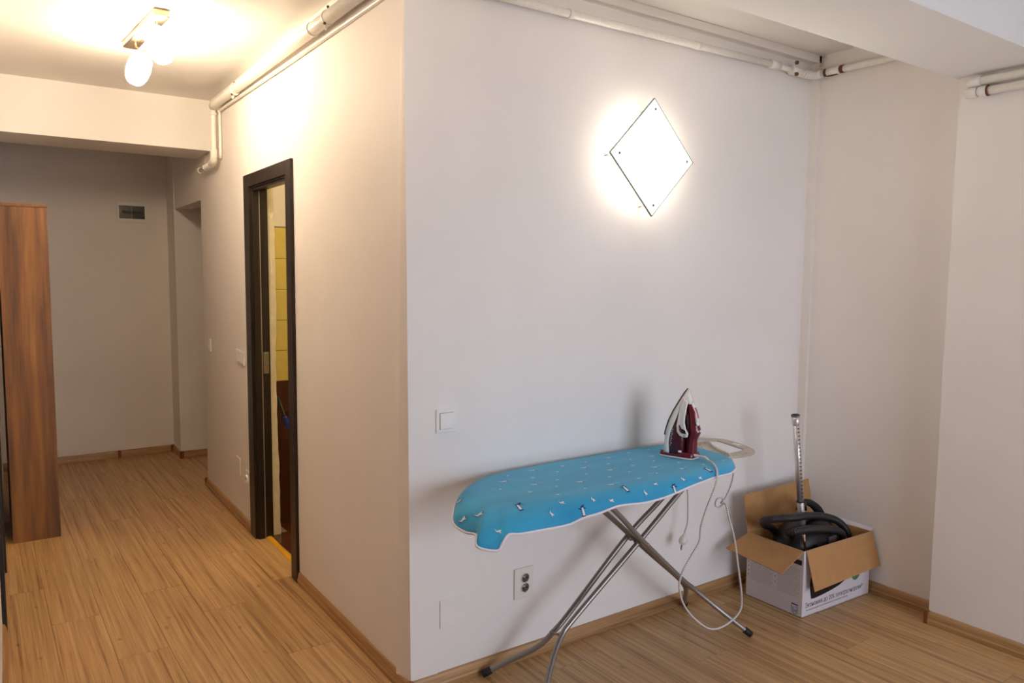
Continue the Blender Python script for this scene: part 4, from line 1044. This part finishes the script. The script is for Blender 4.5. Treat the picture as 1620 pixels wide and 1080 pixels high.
# front print
T1 = text_obj('slogan', 'Экономия до 20% электроэнергии*', 0.033, MF @ Matrix.Translation((0.022, 0.043, 0.0002)), M['ink'], front, sx=0.80)
T2 = text_obj('small_print', 'Высокая мощность всасывания при экономии энергии', 0.0125, MF @ Matrix.Translation((0.030, 0.026, 0.0002)), M['inkl'], front, sx=0.95)
bm = bmesh.new()
pts = [(.050, .150), (.054, .120), (.062, .108), (.064, .078), (.090, .076), (.150, .080), (.220, .088), (.274, .097), (.277, .122), (.330, .128), (.387, .133), (.39, .200), (.06, .20)]
bm.faces.new([bm.verts.new(MF @ Vector((*p_, 0.0001))) for p_ in pts]); bmesh.ops.triangulate(bm, faces=bm.faces[:])
tag(link_raw('picture_print', bm, M['inkb'], front), 'dark printed picture half hidden by the flap')
bm = bmesh.new()
o_ = [(.408 + .036 * math.cos(t), .135 + .040 * math.sin(t)) for t in [math.pi * (1.05 + k * .8 / 10) for k in range(11)]]; i_ = [(.402 + .018 * math.cos(t), .142 + .024 * math.sin(t)) for t in [math.pi * (1.05 + k * .8 / 10) for k in range(11)]]
for k in range(10): bm.faces.new([bm.verts.new(MF @ Vector((*p_, 0.0001))) for p_ in (o_[k], o_[k + 1], i_[k + 1], i_[k])])
tag(link_raw('leaf_print', bm, M['green'], front), 'green curved leaf print')
bm = bmesh.new(); 
for k in range(5): patch(bm, MF, .47 - k * 0.0, .472, .02 + k * 0.0, .021)
bm.free()

# ------------------------------------------------------------------ vacuum cleaner inside the box
vc = empty('vacuum_cleaner', (2.045, -0.28, 0.006)); tag(vc, 'black vacuum cleaner with a coiled ribbed hose packed in the cardboard box', 'vacuum cleaner')
VO = Vector((2.045, -0.28, 0.006))
def V_(p_): return Vector(p_) - VO
bm = bmesh.new(); bmesh.ops.create_uvsphere(bm, u_segments=28, v_segments=16, radius=1)
for v_ in bm.verts:
    c_ = v_.co; k_ = 1 - 0.25 * max(0, c_.x)
    v_.co = V_((2.035 + c_.x * .225, -.270 + math.copysign(abs(c_.y) ** .8, c_.y) * .135 * k_, .135 + (abs(c_.z) ** .75 * .265 if c_.z > 0 else c_.z * .125)))
link('body', bm, M['black'], vc, smooth=True)
for sy in (-1, 1):
    lathe('wheel', [(.060, 0), (.065, .006), (.065, .018), (.055, .022), (.02, .024)], V_((1.90, -.285 + sy * .105, .078)), (0, sy, 0), M['rubber'], vc, 24)
hs1 = catmull([(1.92, -.19, .30), (1.86, -.19, .345), (1.79, -.20, .378), (1.742, -.235, .412), (1.742, -.282, .434), (1.785, -.315, .440), (1.85, -.322, .432), (1.93, -.32, .424), (2.04, -.315, .405), (2.14, -.315, .378), (2.215, -.325, .345), (2.265, -.34, .29), (2.27, -.34, .22), (2.22, -.30, .16)], 8)
tag(tube('hose', [V_(p_) for p_ in hs1], 0.0185, M['hose'], vc, 14, pitch=0.006), 'thick black ribbed hose, upper coil')
hs2 = catmull([(1.93, -.29, .32), (1.86, -.30, .348), (1.808, -.325, .372), (1.795, -.362, .388), (1.84, -.380, .393), (1.93, -.38, .378), (2.03, -.38, .358), (2.12, -.38, .332), (2.175, -.375, .29), (2.18, -.36, .22), (2.12, -.33, .18)], 8)
tag(tube('hose', [V_(p_) for p_ in hs2], 0.0190, M['hose'], vc, 14, pitch=0.006), 'thick black ribbed hose, lower coil')
hd = catmull([(1.975, -.255, .430), (2.01, -.25, .455), (2.06, -.25, .452), (2.12, -.245, .425), (2.17, -.245, .385), (2.20, -.25, .33), (2.20, -.25, .26)], 7)
tag(tube('grip_handle', [V_(p_) for p_ in hd], [0.011 + 0.010 * min(1, k / 25) for k in range(len(hd))], M['rubber'], vc, 14), 'curved grey-black grip')
bm = bmesh.new()
for t_, (w_, x_, y_, zz) in enumerate([(.004, 1.850, -.395, .290), (.013, 1.852, -.385, .330), (.011, 1.850, -.375, .362), (.007, 1.846, -.372, .368)]): pass
tube('silver_trim', [V_(p_) for p_ in catmull([(1.853, -.372, .366), (1.856, -.374, .335), (1.862, -.378, .300), (1.866, -.380, .27)], 5)], [0.010 - 0.0004 * (k if k < 8 else k * 1.35) for k in range(16)], M['chrome'], vc, 12)
bm.free()
bx('grey_cover', (2.03 - VO.x, 2.09 - VO.x, -.395 - VO.y, -.37 - VO.y, .20, .318), M['grey'], vc, bev=0.004)
bx('switch_panel', (1.93 - VO.x, 1.965 - VO.x, -.400 - VO.y, -.39 - VO.y, .24, .300), M['black'], vc, bev=0.003)
bx('switch_button', (1.938 - VO.x, 1.957 - VO.x, -.404 - VO.y, -.398 - VO.y, .265, .290), M['blue'], vc, bev=0.002)
tube('cable', [V_(p_) for p_ in catmull([(1.80, -.35, .27), (1.815, -.385, .285), (1.835, -.395, .275), (1.828, -.39, .262), (1.81, -.385, .268)], 6)], 0.0035, M['grey'], vc, 8)

wa = empty('vacuum_wand', (1.945, -0.30, 0.28)); tag(wa, 'chrome telescopic vacuum tube standing upright in the cardboard box', 'vacuum tube')
WO = Vector((1.945, -0.30, 0.28))
t0, t1 = Vector((1.857, -.30, .914)), Vector((1.937, -.30, .425))
dr_ = (t1 - t0).normalized()
def along(zq): return t0 + dr_ * ((t0.z - zq) / -dr_.z)
tube('tube', [along(.87) - WO, along(.485) - WO], 0.0150, M['satin'], wa, 20)
tube('lower_sleeve', [along(.492) - WO, along(.488) - WO, along(.30) - WO], [.0165, .0182, .0182], M['satin'], wa, 20)
tube('sleeve_ring', [along(.494) - WO, along(.489) - WO], .0188, M['dark'], wa, 20)
tube('collar', [along(.868) - WO, along(.874) - WO, along(.910) - WO], [.0165, .0185, .0195], M['satin'], wa, 20)
tube('collar_rim', [along(.909) - WO, along(.915) - WO], .0200, M['grey'], wa, 20)
tube('mouth', [along(.9135) - WO, along(.9156) - WO], .0165, M['dark'], wa, 20)
vdir = (Vector((1.9, -.3, .7)) - camo.location); vdir.z = 0; vdir.normalize(); side = Vector((-vdir.y, vdir.x, 0)) * -1
fr = (-vdir * .72 + side * .69).normalized()
bm = bmesh.new()
for k in range(19):
    c_ = along(.852 - k * .0185) + fr * .0148 - WO; tdir = fr.cross(Vector((0, 0, 1))).normalized()
    vs = [c_ + tdir * a * .0050 + Vector((0, 0, b_ * .0022)) + fr * h_ for h_ in (-.001, .0010) for a, b_ in ((-1, -1), (1, -1), (1, 1), (-1, 1))]
    vs = [bm.verts.new(p_) for p_ in vs]
    for f in [(0, 3, 2, 1), (4, 5, 6, 7), (0, 1, 5, 4), (1, 2, 6, 5), (2, 3, 7, 6), (3, 0, 4, 7)]: bm.faces.new([vs[i] for i in f])
tag(link('notches', bm, M['dark'], wa), 'row of dark locking notches', kind='stuff')
tube('latch', [along(.49) + side * .019 - WO, along(.45) + side * .020 - WO], .008, M['black'], wa, 10)
